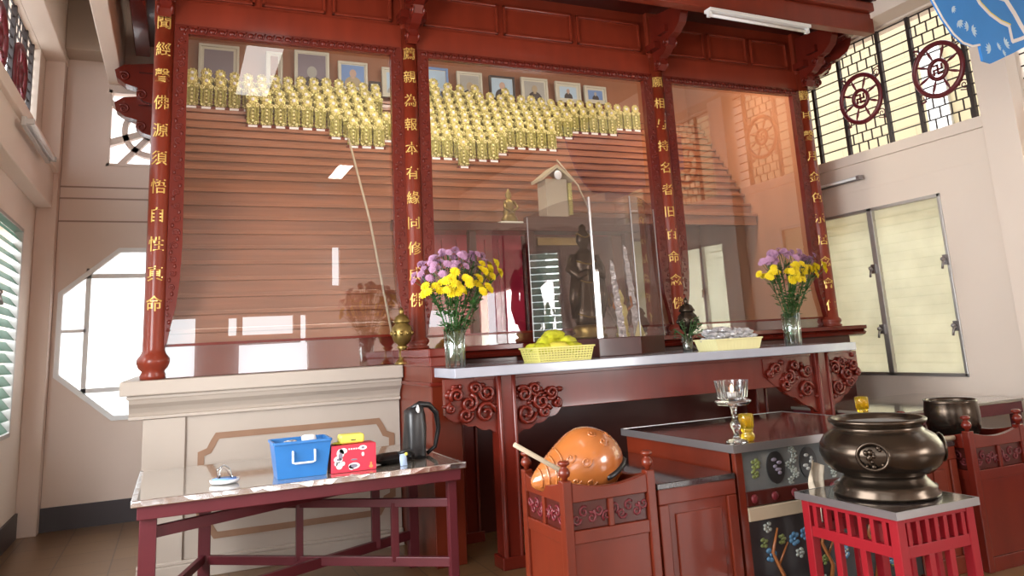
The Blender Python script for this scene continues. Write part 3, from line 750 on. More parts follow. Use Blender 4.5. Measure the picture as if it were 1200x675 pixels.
# ------------------------------------------------------------------ niche in the centre bay
p = thing('niche', 'dark framed niche with crimson lining behind the centre pane', 'niche', (3.2, 7.2, 1.49))
MB().box(1.96, 4.55, 7.60, 7.63, 1.49, 2.70).build('back_panel', 'niche_red', p)
MB().box(1.95, 4.56, 6.95, 7.25, 2.60, 2.68).build('lintel', 'redd', p, bevel=.006)
for x in (1.96, 2.62, 3.255, 4.40): MB().box(x, x + .075, 7.0, 7.08, 1.49, 2.60).build('post', 'redd', p, bevel=.006)
MB().box(3.255, 4.48, 7.0, 7.09, 2.68, 2.76).build('upper_rail', 'redd', p, bevel=.006)
mb = MB(); x = 2.05
while x < 3.2: mb.box(x, x + .02, 7.57, 7.6, 1.5, 2.6); x += .16
mb.build('lining_folds', 'niche_red', p)
MB().box(3.32, 4.40, 7.28, 7.32, 1.49, 2.60).build('inner_panel', 'redd', p)
MB().box(3.36, 3.9, 7.0, 7.03, 2.46, 2.54).build('name_board', 'brass', p, bevel=.004)
# figurine on its stand
p = thing('figurine', 'small gilded seated figurine on a pale stand upon the niche lintel', 'figurine', (3.105, 7.1, 2.68))
mb = MB().lathe([(.085, .03), (.09, .06), (.075, .09), (.06, .10), (.07, .13), (.055, .17), (.06, .21), (.045, .25), (.022, .265), (.022, .275), (.034, .295), (.034, .32), (.022, .345), (.012, .36), (.004, .38)], (3.105, 7.1, 2.68), 16, sy=.7)
mb.tube([(3.055, 7.08, 2.92), (3.03, 7.04, 2.85), (3.09, 7.03, 2.81)], [.016, .014, .012], 6); mb.tube([(3.155, 7.08, 2.92), (3.18, 7.04, 2.85), (3.12, 7.03, 2.81)], [.016, .014, .012], 6)
mb.build('body', 'brass', p)
MB().box(2.98, 3.23, 7.03, 7.17, 2.68, 2.71).build('stand', 'cfrm', p, bevel=.005)
# little wooden votive house
p = thing('votive_house', 'little wooden shrine house with pitched roof above the glass case', 'votive house', (3.61, 7.08, 2.76))
MB().box(3.49, 3.74, 7.0, 7.2, 2.76, 3.16).build('body', 'stick', p, bevel=.004)
mb = MB(); mb.prism([(3.43, 3.13), (3.615, 3.27), (3.80, 3.13), (3.80, 3.16), (3.615, 3.305), (3.43, 3.16)], 'xz', 6.95, 7.22); mb.build('roof', 'tanp', p)
MB().ball((3.615, 6.945, 3.19), (.045, .015, .05)).build('emblem', 'paper', p)
MB().box(3.745, 3.79, 6.99, 7.02, 2.78, 3.12).build('side_plaque', 'goldd', p)

# ------------------------------------------------------------------ altar table
al = thing('altar_table', 'long red carved altar table with a pale marble top', 'altar table', (3.55, 5.5, 0))
MB().box(1.727, 5.37, 5.0, 6.14, 1.285, 1.352).build('marble_top', 'marble', al, bevel=.006)
mb = MB(); mb.box(1.93, 5.45, 5.2, 5.25, 1.02, 1.285); mb.box(1.93, 5.45, 5.18, 5.2, 1.255, 1.285); mb.build('apron', 'redv', al, bevel=.004)
for x in (2.09, 5.045):
    for y in (5.16, 5.98):
        mb = MB(); mb.box(x, x + .15, y, y + .13, 0, 1.285); mb.tube([(x + .02, y - .002, 0), (x + .02, y - .002, 1.28)], .016, 8); mb.tube([(x + .13, y - .002, 0), (x + .13, y - .002, 1.28)], .016, 8)
        mb.box(x - .02, x + .17, y - .02, y + .15, 0, .08)
        mb.build('leg', 'redv', al, bevel=.01)
def carved(xn, xf, zt, hn, hf):
    """carved spandrel, tall at the leg (xn) and low at its far end (xf)"""
    s_ = 1 if xf > xn else -1; L = abs(xf - xn); poly = [(xn, zt), (xf, zt)]
    for i in range(15):
        t = i / 14; u = 1 - t; x = xn + s_ * L * u
        z = zt - (hf + (hn - hf) * (1 - u) ** .8) - .018 * abs(sin(t * pi * 3.5)); poly.append((x, z))
    mb = MB().prism(poly, 'xz', 5.19, 5.24)
    for i, (u, v, r) in enumerate(((.22, .70, .075), (.55, .55, .065), (.18, .3, .06), (.78, .40, .05), (.42, .22, .045), (.62, .82, .05), (.9, .75, .03))):
        hh = hf + (hn - hf) * (1 - u) ** .8
        mb.spiral((xn + s_ * L * u, 5.175, zt - hh * v), r, 1.5, .016, 'xz', s_ * (1 if i % 2 else -1), i * 1.3, 6, 16, dy=-.02)
    for i in range(16):
        u = random.random(); v = random.uniform(.12, .9); hh = hf + (hn - hf) * (1 - u) ** .8
        mb.ball((xn + s_ * L * u, 5.185, zt - hh * v), (random.uniform(.015, .035), .018, random.uniform(.012, .025)), 7, 5)
    mb.build('carved_bracket', 'redv', al)
carved(2.09, 1.715, 1.275, .37, .24); carved(2.24, 2.60, 1.24, .36, .22)
carved(5.045, 4.50, 1.26, .46, .12); carved(5.195, 5.56, 1.27, .46, .20)

# vases with flowers ------------------------------------------------------------
def petals(mb, c, r, n1=12):
    """daisy-like chrysanthemum head facing up and outward"""
    for ring, (rr, zz, n) in enumerate(((1., 0, n1), (.72, .25, n1 - 2), (.42, .42, n1 - 5))):
        for i in range(n):
            a = 2 * pi * (i + ring * .5) / n; ca, sa = cos(a), sin(a); w = r * .28
            p0 = Vector((ca * r * .1, sa * r * .1, r * zz)); p1 = Vector((ca * r * rr * .6, sa * r * rr * .6, r * (zz + .12))); p2 = Vector((ca * r * rr, sa * r * rr, r * (zz - .05)))
            t = Vector((-sa, ca, 0)) * w
            mb.add([c[1] @ (p0) + c[0], c[1] @ (p1 - t) + c[0], c[1] @ p2 + c[0], c[1] @ (p1 + t) + c[0]], [(0, 1, 2, 3)])
def aim(d):
    d = Vector(d).normalized(); return d.to_track_quat('Z', 'Y').to_matrix()
def spray(base, mid, tip, kind, label, group, heads, seedv):
    rnd = random.Random(seedv)
    o = thing('chrysanthemum_spray', label, 'flower', base, group)
    B, Mi, T = Vector(base), Vector(mid), Vector(tip); pts = []
    for i in range(9):
        t = i / 8; pts.append(B * (1 - t) ** 2 + Mi * 2 * t * (1 - t) + T * t * t)
    mb = MB().tube(pts, .0035, 5); fl = MB()
    for h in range(heads):
        off = Vector((rnd.uniform(-1, 1), rnd.uniform(-1, 1), rnd.uniform(-.5, .6))) * .062; tipp = T + off
        mb.tube([pts[5] + (T - pts[5]) * .2, pts[7] + off * .4, tipp], .002, 4)
        d = Vector((off.x + (T.x - B.x) * .35, off.y + (T.y - B.y) * .35 - .05, .07))
        petals(fl, (tipp, aim(d)), rnd.uniform(.032, .042) if kind == 'y' else rnd.uniform(.028, .037))
    mb.build('stem', 'leaf', o); fl.build('blossoms', 'petal_y' if kind == 'y' else 'petal_p', o)
    lf = MB()
    for i in range(22):
        t = rnd.uniform(.35, .93); c = B * (1 - t) ** 2 + Mi * 2 * t * (1 - t) + T * t * t; a = rnd.uniform(0, 2 * pi); L = rnd.uniform(.04, .075)
        d = Vector((cos(a), sin(a), rnd.uniform(-.2, .7))).normalized(); w = d.cross(Vector((0, 0, 1))).normalized() * L * .22
        lf.add([c, c + d * L * .4 + w, c + d * L, c + d * L * .4 - w, c + d * L * .5 + Vector((0, 0, .006))], [(0, 1, 4), (1, 2, 4), (2, 3, 4), (3, 0, 4)])
    lf.build('leaves', 'leaf', o)
def vase(name_side, vx, vy, hgt, tips_y, tips_p, sd):
    o = thing('glass_vase', f'clear fluted glass vase of chrysanthemums at the {name_side} of the marble altar top', 'vase', (vx, vy, 1.352))
    prof_o = [(.062, 0), (.066, .02), (.068, hgt * .5), (.074, hgt)]; prof_i = [(.069, hgt), (.062, hgt * .5), (.058, .03), (.0, .03)]
    mb = MB().lathe(prof_o + prof_i, (vx, vy, 1.352), 20, cap=True)
    mb.build('body', 'glass_vase', o)
    mb = MB()
    for i in range(10): t = 2 * pi * i / 10; mb.tube([(vx + .064 * cos(t), vy + .064 * sin(t), 1.36), (vx + .073 * cos(t), vy + .073 * sin(t), 1.35 + hgt)], .006, 5)
    mb.build('fluting', 'glass_vase', o)
    MB().lathe([(.055, .032), (.058, hgt * .6), (0, hgt * .6)], (vx, vy, 1.352), 18).build('water', 'glass_vase', o)
    for i, (x, z, dy) in enumerate(tips_y):
        spray((vx + random.uniform(-.03, .03), vy + random.uniform(-.03, .03), 1.40), (vx + (x - vx) * .25, vy, 1.66), (x, vy + dy, z), 'y', f'yellow chrysanthemum spray in the vase at the {name_side} of the altar', f'yellow chrysanthemums in the {name_side} vase', 6, sd + i)
    for i, (x, z, dy) in enumerate(tips_p):
        spray((vx + random.uniform(-.03, .03), vy + random.uniform(-.03, .03), 1.40), (vx + (x - vx) * .2, vy, 1.7), (x, vy + dy, z), 'p', f'mauve chrysanthemum spray in the vase at the {name_side} of the altar', f'mauve chrysanthemums in the {name_side} vase', 7, sd + 40 + i)
vase('left end', 1.765, 5.09, .27,
     [(1.585, 1.885, -.08), (1.72, 1.96, -.13), (1.76, 1.87, -.14), (1.86, 1.93, -.13), (1.98, 1.99, -.1), (2.06, 1.97, -.03), (2.04, 2.04, 0), (1.94, 1.88, -.12), (1.70, 1.90, -.12)],
     [(1.55, 1.98, 0), (1.60, 2.05, .03), (1.67, 2.08, -.03), (1.74, 2.13, .0), (1.82, 2.14, .04), (1.87, 2.10, -.05), (1.94, 2.10, 0), (2.0, 2.05, .05), (1.66, 2.0, -.06), (1.80, 2.06, -.06)], 100)
vase('right end', 4.765, 5.09, .27,
     [(4.50, 1.95, -.08), (4.58, 1.98, -.12), (4.70, 1.96, -.13), (4.79, 1.99, -.13), (4.89, 1.93, -.12), (5.0, 1.97, -.1), (5.08, 1.99, -.03), (4.74, 1.90, -.12)],
     [(4.57, 2.07, 0), (4.64, 2.10, .03), (4.72, 2.13, 0), (4.82, 2.14, .03), (4.92, 2.11, 0), (5.02, 2.07, 0), (5.08, 2.05, .04), (4.86, 2.06, -.05)], 300)

# baskets -------------------------------------------------------------------------
def basket(cx, cy, z, w, d, h, mat, label, lattice):
    o = thing('plastic_basket', label, 'basket', (cx, cy, z)); t = 1.12
    def ringpts(s_, zz): return [(cx - w / 2 * s_, cy - d / 2 * s_, zz), (cx + w / 2 * s_, cy - d / 2 * s_, zz), (cx + w / 2 * s_, cy + d / 2 * s_, zz), (cx - w / 2 * s_, cy + d / 2 * s_, zz)]
    b, tp = ringpts(.9, z + .004), ringpts(1., z + h)
    mb = MB().box(cx - w * .45, cx + w * .45, cy - d * .45, cy + d * .45, z, z + .006); mb.build('bottom', mat, o)
    mb = MB()
    for i in range(4):
        j = (i + 1) % 4; A, B_, C_, D_ = [Vector(q) for q in (b[i], b[j], tp[j], tp[i])]
        L = (B_ - A).length; n = max(4, int(L / (.022 if lattice else .03)))
        if lattice:
            for k in range(n + 1):
                u = k / n; mb.beam(A.lerp(B_, u), D_.lerp(C_, u), .007, .004, (C_ - B_).cross(B_ - A))
            for v in (.12, .3, .48, .66, .84): mb.beam(A.lerp(D_, v), B_.lerp(C_, v), .004, .008)
        else:
            nn = (B_ - A).cross(D_ - A).normalized() * .003
            mb.add([A, B_, C_, D_, A + nn, B_ + nn, C_ + nn, D_ + nn], [(0, 1, 2, 3), (7, 6, 5, 4), (0, 4, 5, 1), (1, 5, 6, 2), (2, 6, 7, 3), (3, 7, 4, 0)])
            for k in range(n + 1):
                u = k / n; mb.beam(A.lerp(B_, u), D_.lerp(C_, u), .006, .008, (C_ - B_).cross(B_ - A))
    mb.build('wall', mat, o)
    mb = MB(); R_ = ringpts(1.03, z + h)
    for i in range(4): mb.beam(R_[i], R_[(i + 1) % 4], .016, .012)
    mb.build('rim', mat, o, bevel=.003)
BX, BY = 2.62, 5.24
basket(BX, BY, 1.352, .46, .30, .10, 'basket', 'yellow lattice plastic basket of snack packets on the altar', True)
spots = [(-.15, -.07, .06, .2, 0), (-.03, -.08, .065, -.3, 1), (.09, -.07, .06, .1, 0), (.17, .02, .06, 1.2, 2), (-.16, .06, .065, .9, 0), (-.05, .05, .07, .1, 1), (.06, .06, .065, -.5, 0), (-.09, -.03, .115, .4, 0), (.0, .0, .125, -.2, 0), (.08, -.02, .11, .7, 0), (-.04, -.04, .155, .2, 0)]
desc = ['at front left', 'front centre', 'front right', 'orange one at right', 'back left', 'back centre', 'back right', 'in the upper layer at left', 'in the upper layer, centre', 'in the upper layer at right', 'topmost']
for (dx, dy, dz, r, mt), ds in zip(spots, desc):
    q = MB().pillow((BX + dx, BY + dy, 1.352 + dz + .035), .16, .12, .036, r, random.uniform(-.3, .2)).build('snack_packet', ['green_yel', 'yel', 'orange_wrap'][mt])
    tag(q, f'{"orange" if mt == 2 else "shiny yellow green"} snack packet in the yellow basket, {ds}', 'snack packet', 'snack packets in the yellow basket')
BX, BY = 4.20, 5.23
basket(BX, BY, 1.352, .46, .28, .085, 'basket2', 'pale cream plastic basket heaped with silver packets on the altar', False)
k = 0
for lay, (n, zz, sp) in enumerate(((16, .09, 1.), (14, .125, .93), (12, .155, .78))):
    for i in range(n):
        u = (i % (n // 2)) / (n // 2 - 1) - .5; v = (i // (n // 2)) - .5
        q = MB().pillow((BX + u * .40 * sp, BY + v * .12 * sp, 1.352 + zz + random.uniform(-.008, .012)), .085, .065, .02, random.uniform(0, 3), random.uniform(-.5, .5), 5).build('silver_packet', 'silver_wrap')
        tag(q, f'small crinkled silver packet heaped in the pale cream basket, {["bottom", "middle", "top"][lay]} layer', 'packet', f'silver packets in the cream basket, {["bottom", "middle", "top"][lay]} layer')
# little potted plant and bronze finial jars
def jar(x, y, z, h, label, mat):
    s_ = h / .45; o = thing('bronze_jar', label, 'jar', (x, y, z))
    MB().lathe([(.062, 0), (.066, .012), (.05, .03), (.03, .05), (.028, .12), (.05, .14), (.03, .155)], (x, y, z), 20).build('foot', mat, o)
    mb = MB().lathe([(r, zz) for r, zz in ((.03, .15), (.07, .19), (.088, .25), (.08, .30), (.055, .325), (.055, .335))], (x, y, z), 20)
    for i in range(10): t = 2 * pi * i / 10; mb.ball((x + .085 * cos(t), y + .085 * sin(t), z + .25), (.016, .016, .02), 6, 4)
    mb.build('bowl', mat, o)
    MB().lathe([(.068, .335), (.07, .345), (.055, .37), (.05, .385), (.028, .40), (.014, .41), (.022, .425), (.016, .44), (.004, .46)], (x, y, z), 18).build('lid', mat, o)
jar(1.70, 6.20 + .0, 1.375, .45, 'brass lidded offering jar on the cream ledge left of the altar', 'brass')
jar(4.10, 5.62, 1.352, .45, 'dark bronze lidded jar beside the silver packets on the altar', 'bronze')
p = thing('potted_plant', 'small leafy plant in a glass tumbler beside the dark bronze jar', 'plant', (3.93, 5.42, 1.352))
MB().lathe([(.035, 0), (.04, .01), (.048, .13), (.044, .13), (.036, .015), (0, .015)], (3.93, 5.42, 1.352), 18).build('tumbler', 'glass_vase', p)
mb = MB(); lf = MB(); rnd = random.Random(5)
for i in range(12):
    a = rnd.uniform(0, 2 * pi); T = Vector((3.93 + .14 * cos(a), 5.42 + .09 * sin(a), 1.50 + rnd.uniform(0, .13)))
    mb.tube([(3.93, 5.42, 1.38), (3.93 + .03 * cos(a), 5.42 + .03 * sin(a), 1.48), T], .003, 4)
    for j in range(4):
        b2 = rnd.uniform(0, 2 * pi); d = Vector((cos(b2), sin(b2), rnd.uniform(-.3, .5))).normalized(); L = .06; w = d.cross(Vector((0, 0, 1))).normalized() * .014; c = T + Vector((0, 0, -.02 * j))
        lf.add([c, c + d * L * .5 + w, c + d * L, c + d * L * .5 - w], [(0, 1, 2, 3)])
mb.build('stems', 'leaf', p); lf.build('leaves', 'leaf', p)
q = MB().pillow((4.47, 5.36, 1.365), .10, .05, .012, .2, 0, 5).build('folded_paper', 'paper'); tag(q, 'small folded white paper on the marble between cream basket and right vase', 'paper')

# ------------------------------------------------------------------ faceted glass case with statue
gc = thing('glass_case', 'faceted glass display case with curved top standing on the marble altar', 'display case', (3.35, 5.85, 1.352))
plan = [(2.80, 6.02), (3.13, 5.50), (3.53, 5.50), (3.98, 5.82), (3.98, 6.02)]
MB().prism(plan, 'xy', 1.352, 1.50).build('plinth', 'redd', gc, bevel=.006)
tops = [2.57, 2.66, 2.68, 2.63]
for i in range(3):
    (x0, y0), (x1, y1) = plan[i], plan[i + 1]; mb = MB(); n = 8; vs = []; nx = Vector((y0 - y1, x1 - x0, 0)).normalized() * -.004
    for j in range(n + 1):
        t = j / n; X = x0 + (x1 - x0) * t; Yy = y0 + (y1 - y0) * t; zt = tops[i] + (tops[i + 1] - tops[i]) * t + .035 * sin(pi * t)
        for zz in (1.50, zt): vs += [(X, Yy, zz), (X + nx.x, Yy + nx.y, zz)]
    fs = []
    for j in range(n):
        a = 4 * j; b = a + 4; fs += [(a, b, b + 2, a + 2), (a + 1, a + 3, b + 3, b + 1), (a + 2, b + 2, b + 3, a + 3), (a, a + 1, b + 1, b)]
    fs += [(0, 2, 3, 1), (4 * n, 4 * n + 1, 4 * n + 3, 4 * n + 2)]
    mb.add(vs, fs).build('glass_facet', 'glass_case', gc)
mb = MB().beam((3.13, 5.497, 1.50), (3.13, 5.497, 2.66), .016, .016, (0, 1, 0)); mb.build('corner_strip', 'steel', gc)
for (x, y), zt in (((3.53, 5.497), 2.68), ((3.98, 5.82), 2.63), ((2.80, 6.02), 2.57)): MB().beam((x, y, 1.5), (x, y, zt), .008, .008, (0, 1, 0)).build('corner_strip', 'edge', gc)
# statue: robed standing figure grown from a jointed chain
def robed_statue(c, h):
    x, y, z = c; k = h / 1.0
    o = thing('statue', 'dark bronze robed standing statue inside the glass case', 'statue', (x, y, z))
    MB().lathe([(.15 * k, 0), (.16 * k, .03 * k), (.12 * k, .05 * k), (.15 * k, .08 * k), (.13 * k, .11 * k), (.10 * k, .12 * k)], c, 20).build('lotus_base', 'brass', o)
    mb = MB().lathe([(r * k, zz * k) for r, zz in ((.11, .12), (.125, .15), (.115, .25), (.10, .38), (.085, .48), (.09, .55), (.11, .64), (.105, .72), (.06, .765), (.036, .785), (.036, .80), (.055, .825), (.062, .865), (.055, .91), (.04, .94), (.034, .955), (.036, .975), (.015, 1.0), (.002, 1.01))], c, 24, sy=.72)
    for s_ in (-1, 1):
        mb.tube([(x + s_ * .10 * k, y, z + .72 * k), (x + s_ * .15 * k, y - .01, z + .60 * k), (x + s_ * .11 * k, y - .08 * k, z + .53 * k), (x + s_ * .02 * k, y - .11 * k, z + .58 * k)], [.042 * k, .048 * k, .045 * k, .022 * k], 10)
        mb.tube([(x + s_ * .12 * k, y - .04 * k, z + .55 * k), (x + s_ * .14 * k, y - .03 * k, z + .35 * k), (x + s_ * .13 * k, y, z + .18 * k)], [.04 * k, .05 * k, .03 * k], 8)
        mb.ball((x + s_ * .062 * k, y, z + .86 * k), (.01 * k, .014 * k, .028 * k), 6, 5)
    mb.ball((x, y - .058 * k, z + .858 * k), (.011 * k, .014 * k, .018 * k), 6, 5)
    mb.build('body', 'bronze', o)
    g = MB()
    for zz, r in ((.90, .06), (.66, .112), (.50, .092), (.2, .122)):
        g.tube([(x + r * k * cos(t), y + r * .74 * k * sin(t), z + zz * k + .02 * k * cos(2 * t)) for t in [2 * pi * i / 24 for i in range(24)]], .007 * k, 5, True)
    g.build('gold_trim', 'brass', o)
robed_statue((3.235, 5.83, 1.50), .98)
p = thing('gold_pagoda', 'small gilded guardian figurine right of the dark statue in the case', 'figurine', (3.50, 5.72, 1.50))
MB().lathe([(.06, 0), (.06, .03), (.045, .04), (.05, .10), (.04, .16), (.055, .2), (.045, .26), (.02, .28), (.03, .30), (.032, .33), (.02, .36), (.006, .40)], (3.50, 5.72, 1.50), 14).build('body', 'gold', p)
mb = MB()
for s_ in (-1, 1): mb.tube([(3.5 + s_ * .05, 5.71, 1.72), (3.5 + s_ * .09, 5.69, 1.76), (3.5 + s_ * .075, 5.68, 1.84)], [.014, .012, .01], 6)
mb.build('arms', 'orange', p)
p = MB().lathe([(.05, 0), (.045, .02), (.025, .08), (.012, .10), (.014, .115), (.002, .13)], (3.63, 5.66, 1.50), 6, smooth=False).build('gold_cone', 'goldp'); tag(p, 'tiny pale gold cone shaped ornament at the foot of the guardian figurine', 'ornament')
def scarf(x, y, z0, z1, lab, lean):
    mb = MB(); n = 24; vs = []; fs = []
    for i in range(n + 1):
        t = i / n; z = z0 + (z1 - z0) * t; w = .032 * (1 - t) ** .35 + .004; xx = x + lean * t
        for s_ in (-1, 1): vs += [(xx + s_ * w, y + .008 * sin(i * 1.9), z), (xx + s_ * w, y + .006 + .008 * sin(i * 1.9), z)]
    for i in range(n):
        a = 4 * i; b = a + 4; fs += [(a, a + 2, b + 2, b), (a + 1, b + 1, b + 3, a + 3), (a, b, b + 1, a + 1), (a + 2, a + 3, b + 3, b + 2)]
    fs += [(0, 1, 3, 2), (4 * n, 4 * n + 2, 4 * n + 3, 4 * n + 1)]
    o = mb.add(vs, fs).build('pleated_scarf', 'silver_wrap'); tag(o, lab, 'scarf')
scarf(3.40, 5.56, 1.50, 2.14, 'crinkled white scarf hanging in the case nearest the bright corner strip', -.06)
scarf(3.70, 5.80, 1.50, 2.30, 'crinkled white scarf hanging in the case right of the gilded guardian', -.07)

# ------------------------------------------------------------------ front altar cabinet (A), side cabinets (B)
ca = thing('offering_altar', 'wooden front altar with dark polished top and inlaid front', 'altar', (3.46, 4.0, 0))
AX0, AX1, AY0, AY1 = 2.79, 4.13, 3.52, 4.62
MB().box(AX0 - .02, AX1 + .02, AY0 - .02, AY1 + .02, .862, .895).build('top', 'granite', ca, bevel=.004)
mb = MB()
for q in ((AX0 - .026, AX1 + .026, AY0 - .026, AY0 - .02), (AX0 - .026, AX1 + .026, AY1 + .02, AY1 + .026), (AX0 - .026, AX0 - .02, AY0 - .02, AY1 + .02), (AX1 + .02, AX1 + .026, AY0 - .02, AY1 + .02)): mb.box(*q, .855, .897)
mb.build('edge_strip', 'edge', ca)
MB().box(AX0, AX1, AY0 + .03, AY1, .0, .862).build('body', 'mahog', ca)
for x in (AX0, AX1 - .05): MB().box(x, x + .05, AY0, AY0 + .05, 0, .862).build('corner_post', 'mahog', ca, bevel=.004)
MB().box(AX0 + .05, AX1 - .05, AY0 + .01, AY0 + .035, .645, .86).build('upper_panel', 'panelg', ca)
mb = MB().box(AX0 + .05, AX1 - .05, AY0 - .002, AY0 + .03, .57, .645)
mb.build('drawer_rail', 'redd', ca, bevel=.004)
for i in range(9):
    x = AX0 + .10 + i * .14; mb = MB().lathe([(.024, 0), (.022, .006), (.01, .008)], (0, 0, 0), 12); mb.xform(Matrix.Translation((x, AY0 - .003, .607)) @ Matrix.Rotation(pi / 2, 4, 'X'))
    mb.build('round_stud', 'maroon', ca)
MB().box(AX0 + .05, AX1 - .05, AY0 - .006, AY0 + .03, .495, .565).build('pale_rail', 'stick', ca, bevel=.005)
MB().box(AX0 + .05, AX1 - .05, AY0 + .01, AY0 + .035, .04, .495).build('lower_panel', 'dark', ca)
for i, x in enumerate((3.066, 3.30, 3.62, 3.86)):
    m_ = MB().prism([(x + .062 * cos(t), .75 + .085 * sin(t)) for t in [2 * pi * i / 24 for i in range(24)]], 'xz', AY0 + .002, AY0 + .012).build('medallion', 'dark', ca)
    g = MB()
    for j in range(5): g.ball((x + random.uniform(-.025, .025), AY0 + .001, .72 + .018 * j), (random.uniform(.012, .024), .004, .01), 6, 4)
    g.build('medallion_inlay', 'greyp' if i % 2 else 'purplep', m_)
mb = MB(); rnd = random.Random(3)
def flower(mb, x, z, r, y):
    for j in range(6): a = j * pi / 3 + rnd.random(); mb.ball((x + r * .7 * cos(a), y, z + r * .7 * sin(a)), (r * .5, .004, r * .38), 7, 4)
    mb.ball((x, y - .002, z), (r * .3, .005, r * .3), 6, 4)
for x in (3.185, 3.46, 3.74):
    for j in range(7): flower(mb, x + rnd.uniform(-.03, .03), .67 + .027 * j, .022, AY0 + .008)
mb.build('pearl_inlay_pattern', 'inl_w', ca)
mb = MB(); flower(mb, 2.93, .78, .03, AY0 + .008); flower(mb, 2.92, .73, .025, AY0 + .008); mb.build('leaf_inlay', 'inl_g', ca)
for nm, mt, n, rr in (('blue_inlay_pattern', 'inl_b', 9, .035), ('pearl_flower_pattern', 'inl_w', 8, .028), ('green_inlay_pattern', 'inl_g', 8, .026)):
    mb = MB()
    for j in range(n): flower(mb, rnd.uniform(AX0 + .1, AX1 - .1), rnd.uniform(.1, .46), rr, AY0 + .008)
    mb.build(nm, mt, ca)
for x in (3.0, 3.35, 3.7, 3.95):
    mb = MB().tube([(x, AY0 + .006, .06), (x + .04, AY0 + .006, .2), (x - .02, AY0 + .006, .32), (x + .03, AY0 + .006, .44)], [.014, .012, .01, .006], 6); mb.tube([(x + .01, AY0 + .006, .25), (x + .09, AY0 + .006, .36)], [.008, .004], 5)
    mb.build('branch_inlay', 'inl_o', ca)
def side_cabinet(x0, x1, label, y1=4.6):
    o = thing('side_cabinet', label, 'cabinet', ((x0 + x1) / 2, 4.0, 0))
    MB().box(x0, x1, 3.52, y1, 0, .727).build('body', 'mahog', o)
    MB().box(x0 - .005, x1, 3.50, y1, .727, .757).build('top', 'granite', o, bevel=.004)
    mb = MB()
    for q in ((x0, x1, .65, .727), (x0, x1, 0, .1), (x0, x0 + .06, .1, .65), (x1 - .06, x1, .1, .65)): mb.box(q[0], q[1], 3.505, 3.525, q[2], q[3])
    mb.box(x0 + .1, x1 - .1, 3.51, 3.525, .15, .60)
    mb.build('door_panel', 'mahog', o, bevel=.006)
side_cabinet(2.275, 2.765, 'low dark wooden cabinet between the wooden fish stand and the front altar')
side_cabinet(4.16, 4.47, 'low dark wooden cabinet between the front altar and the bell stand')

# ------------------------------------------------------------------ stands with corner finials
def stand(x0, x1, y0, y1, zr, label, mat, mat2):
    o = thing('wooden_stand', label, 'stand', ((x0 + x1) / 2, (y0 + y1) / 2, 0)); pw = .05
    for (x, y) in ((x0, y0), (x1 - pw, y0), (x0, y1 - pw), (x1 - pw, y1 - pw)):
        q = MB().box(x, x + pw, y, y + pw, 0, zr + .015).build('post', mat, o, bevel=.006)
        MB().lathe([(.014, 0), (.014, .012), (.026, .02), (.03, .035), (.024, .052), (.014, .06), (.014, .066), (.028, .074), (.03, .084), (.02, .092)], (x + pw / 2, y + pw / 2, zr + .015), 16).build('finial', mat2, q)
    for i, (a, b, ax) in enumerate(((x0 + pw, x1 - pw, 'f'), (x0 + pw, x1 - pw, 'b'), (y0 + pw, y1 - pw, 'l'), (y0 + pw, y1 - pw, 'r'))):
        top = []; n = 12
        for j in range(n + 1): t = j / n; top.append((a + (b - a) * t, zr - .03 * sin(pi * t)))
        poly = [(a, zr - .09), (b, zr - .09)] + top[::-1]
        mt_ = mat2 if ax in 'fb' else mat
        if ax == 'f': MB().prism(poly, 'xz', y0 + .004, y0 + .04).build('rail', mt_, o, bevel=.004)
        elif ax == 'b': MB().prism(poly, 'xz', y1 - .04, y1 - .004).build('rail', mt_, o, bevel=.004)
        elif ax == 'l': MB().prism(poly, 'yz', x0 + .004, x0 + .04).build('rail', mt_, o, bevel=.004)
        else: MB().prism(poly, 'yz', x1 - .04, x1 - .004).build('rail', mt_, o, bevel=.004)
        # carved band, then sunk lower panel
        def bx(u0, u1, d0, d1, z0, z1, nm, m_):
            if ax == 'f': q = MB().box(u0, u1, y0 + d0, y0 + d1, z0, z1)
            elif ax == 'b': q = MB().box(u0, u1, y1 - d1, y1 - d0, z0, z1)
            elif ax == 'l': q = MB().box(x0 + d0, x0 + d1, u0, u1, z0, z1)
            else: q = MB().box(x1 - d1, x1 - d0, u0, u1, z0, z1)
            return q.build(nm, m_, o, bevel=.004)
        bx(a, b, .02, .03, zr - .22, zr - .09, 'carved_band', 'redd')
        g = MB(); m = 5
        for j in range(m * 2):
            u = a + (b - a) * (j + .5) / (m * 2); sg = 1 if j % 2 else -1
            if ax == 'f': g.spiral((u, y0 + .018, zr - .155 + .015 * sg), .028, 1.3, .007, 'xz', sg, j, 5, 10)
            elif ax == 'l': g.spiral((x0 + .018, u, zr - .155 + .015 * sg), .028, 1.3, .007, 'yz', sg, j, 5, 10)
        if g.v: g.build('carving', 'maroon', o)
        bx((a + b) / 2 - .015, (a + b) / 2 + .015, .006, .03, zr - .22, zr - .09, 'divider', mt_)
        bx(a, b, .006, .04, zr - .28, zr - .22, 'rail', mt_)
        bx(a, b, .016, .03, .08, zr - .28, 'panel', mt_)
        bx(a, b, .006, .04, 0, .08, 'bottom_rail', mt_)
    MB().box(x0 + .04, x1 - .04, y0 + .04, y1 - .04, zr - .10, zr - .085).build('shelf', 'redd', o)
    return o
stand(1.735, 2.262, 3.5, 4.0, .815, 'reddish wooden stand with corner finials holding the orange wooden fish', 'mahog', 'mahog')
stand(4.50, 5.03, 3.42, 3.94, .80, 'dark red wooden stand with finials holding the bronze bowl bell', 'redv', 'redv')

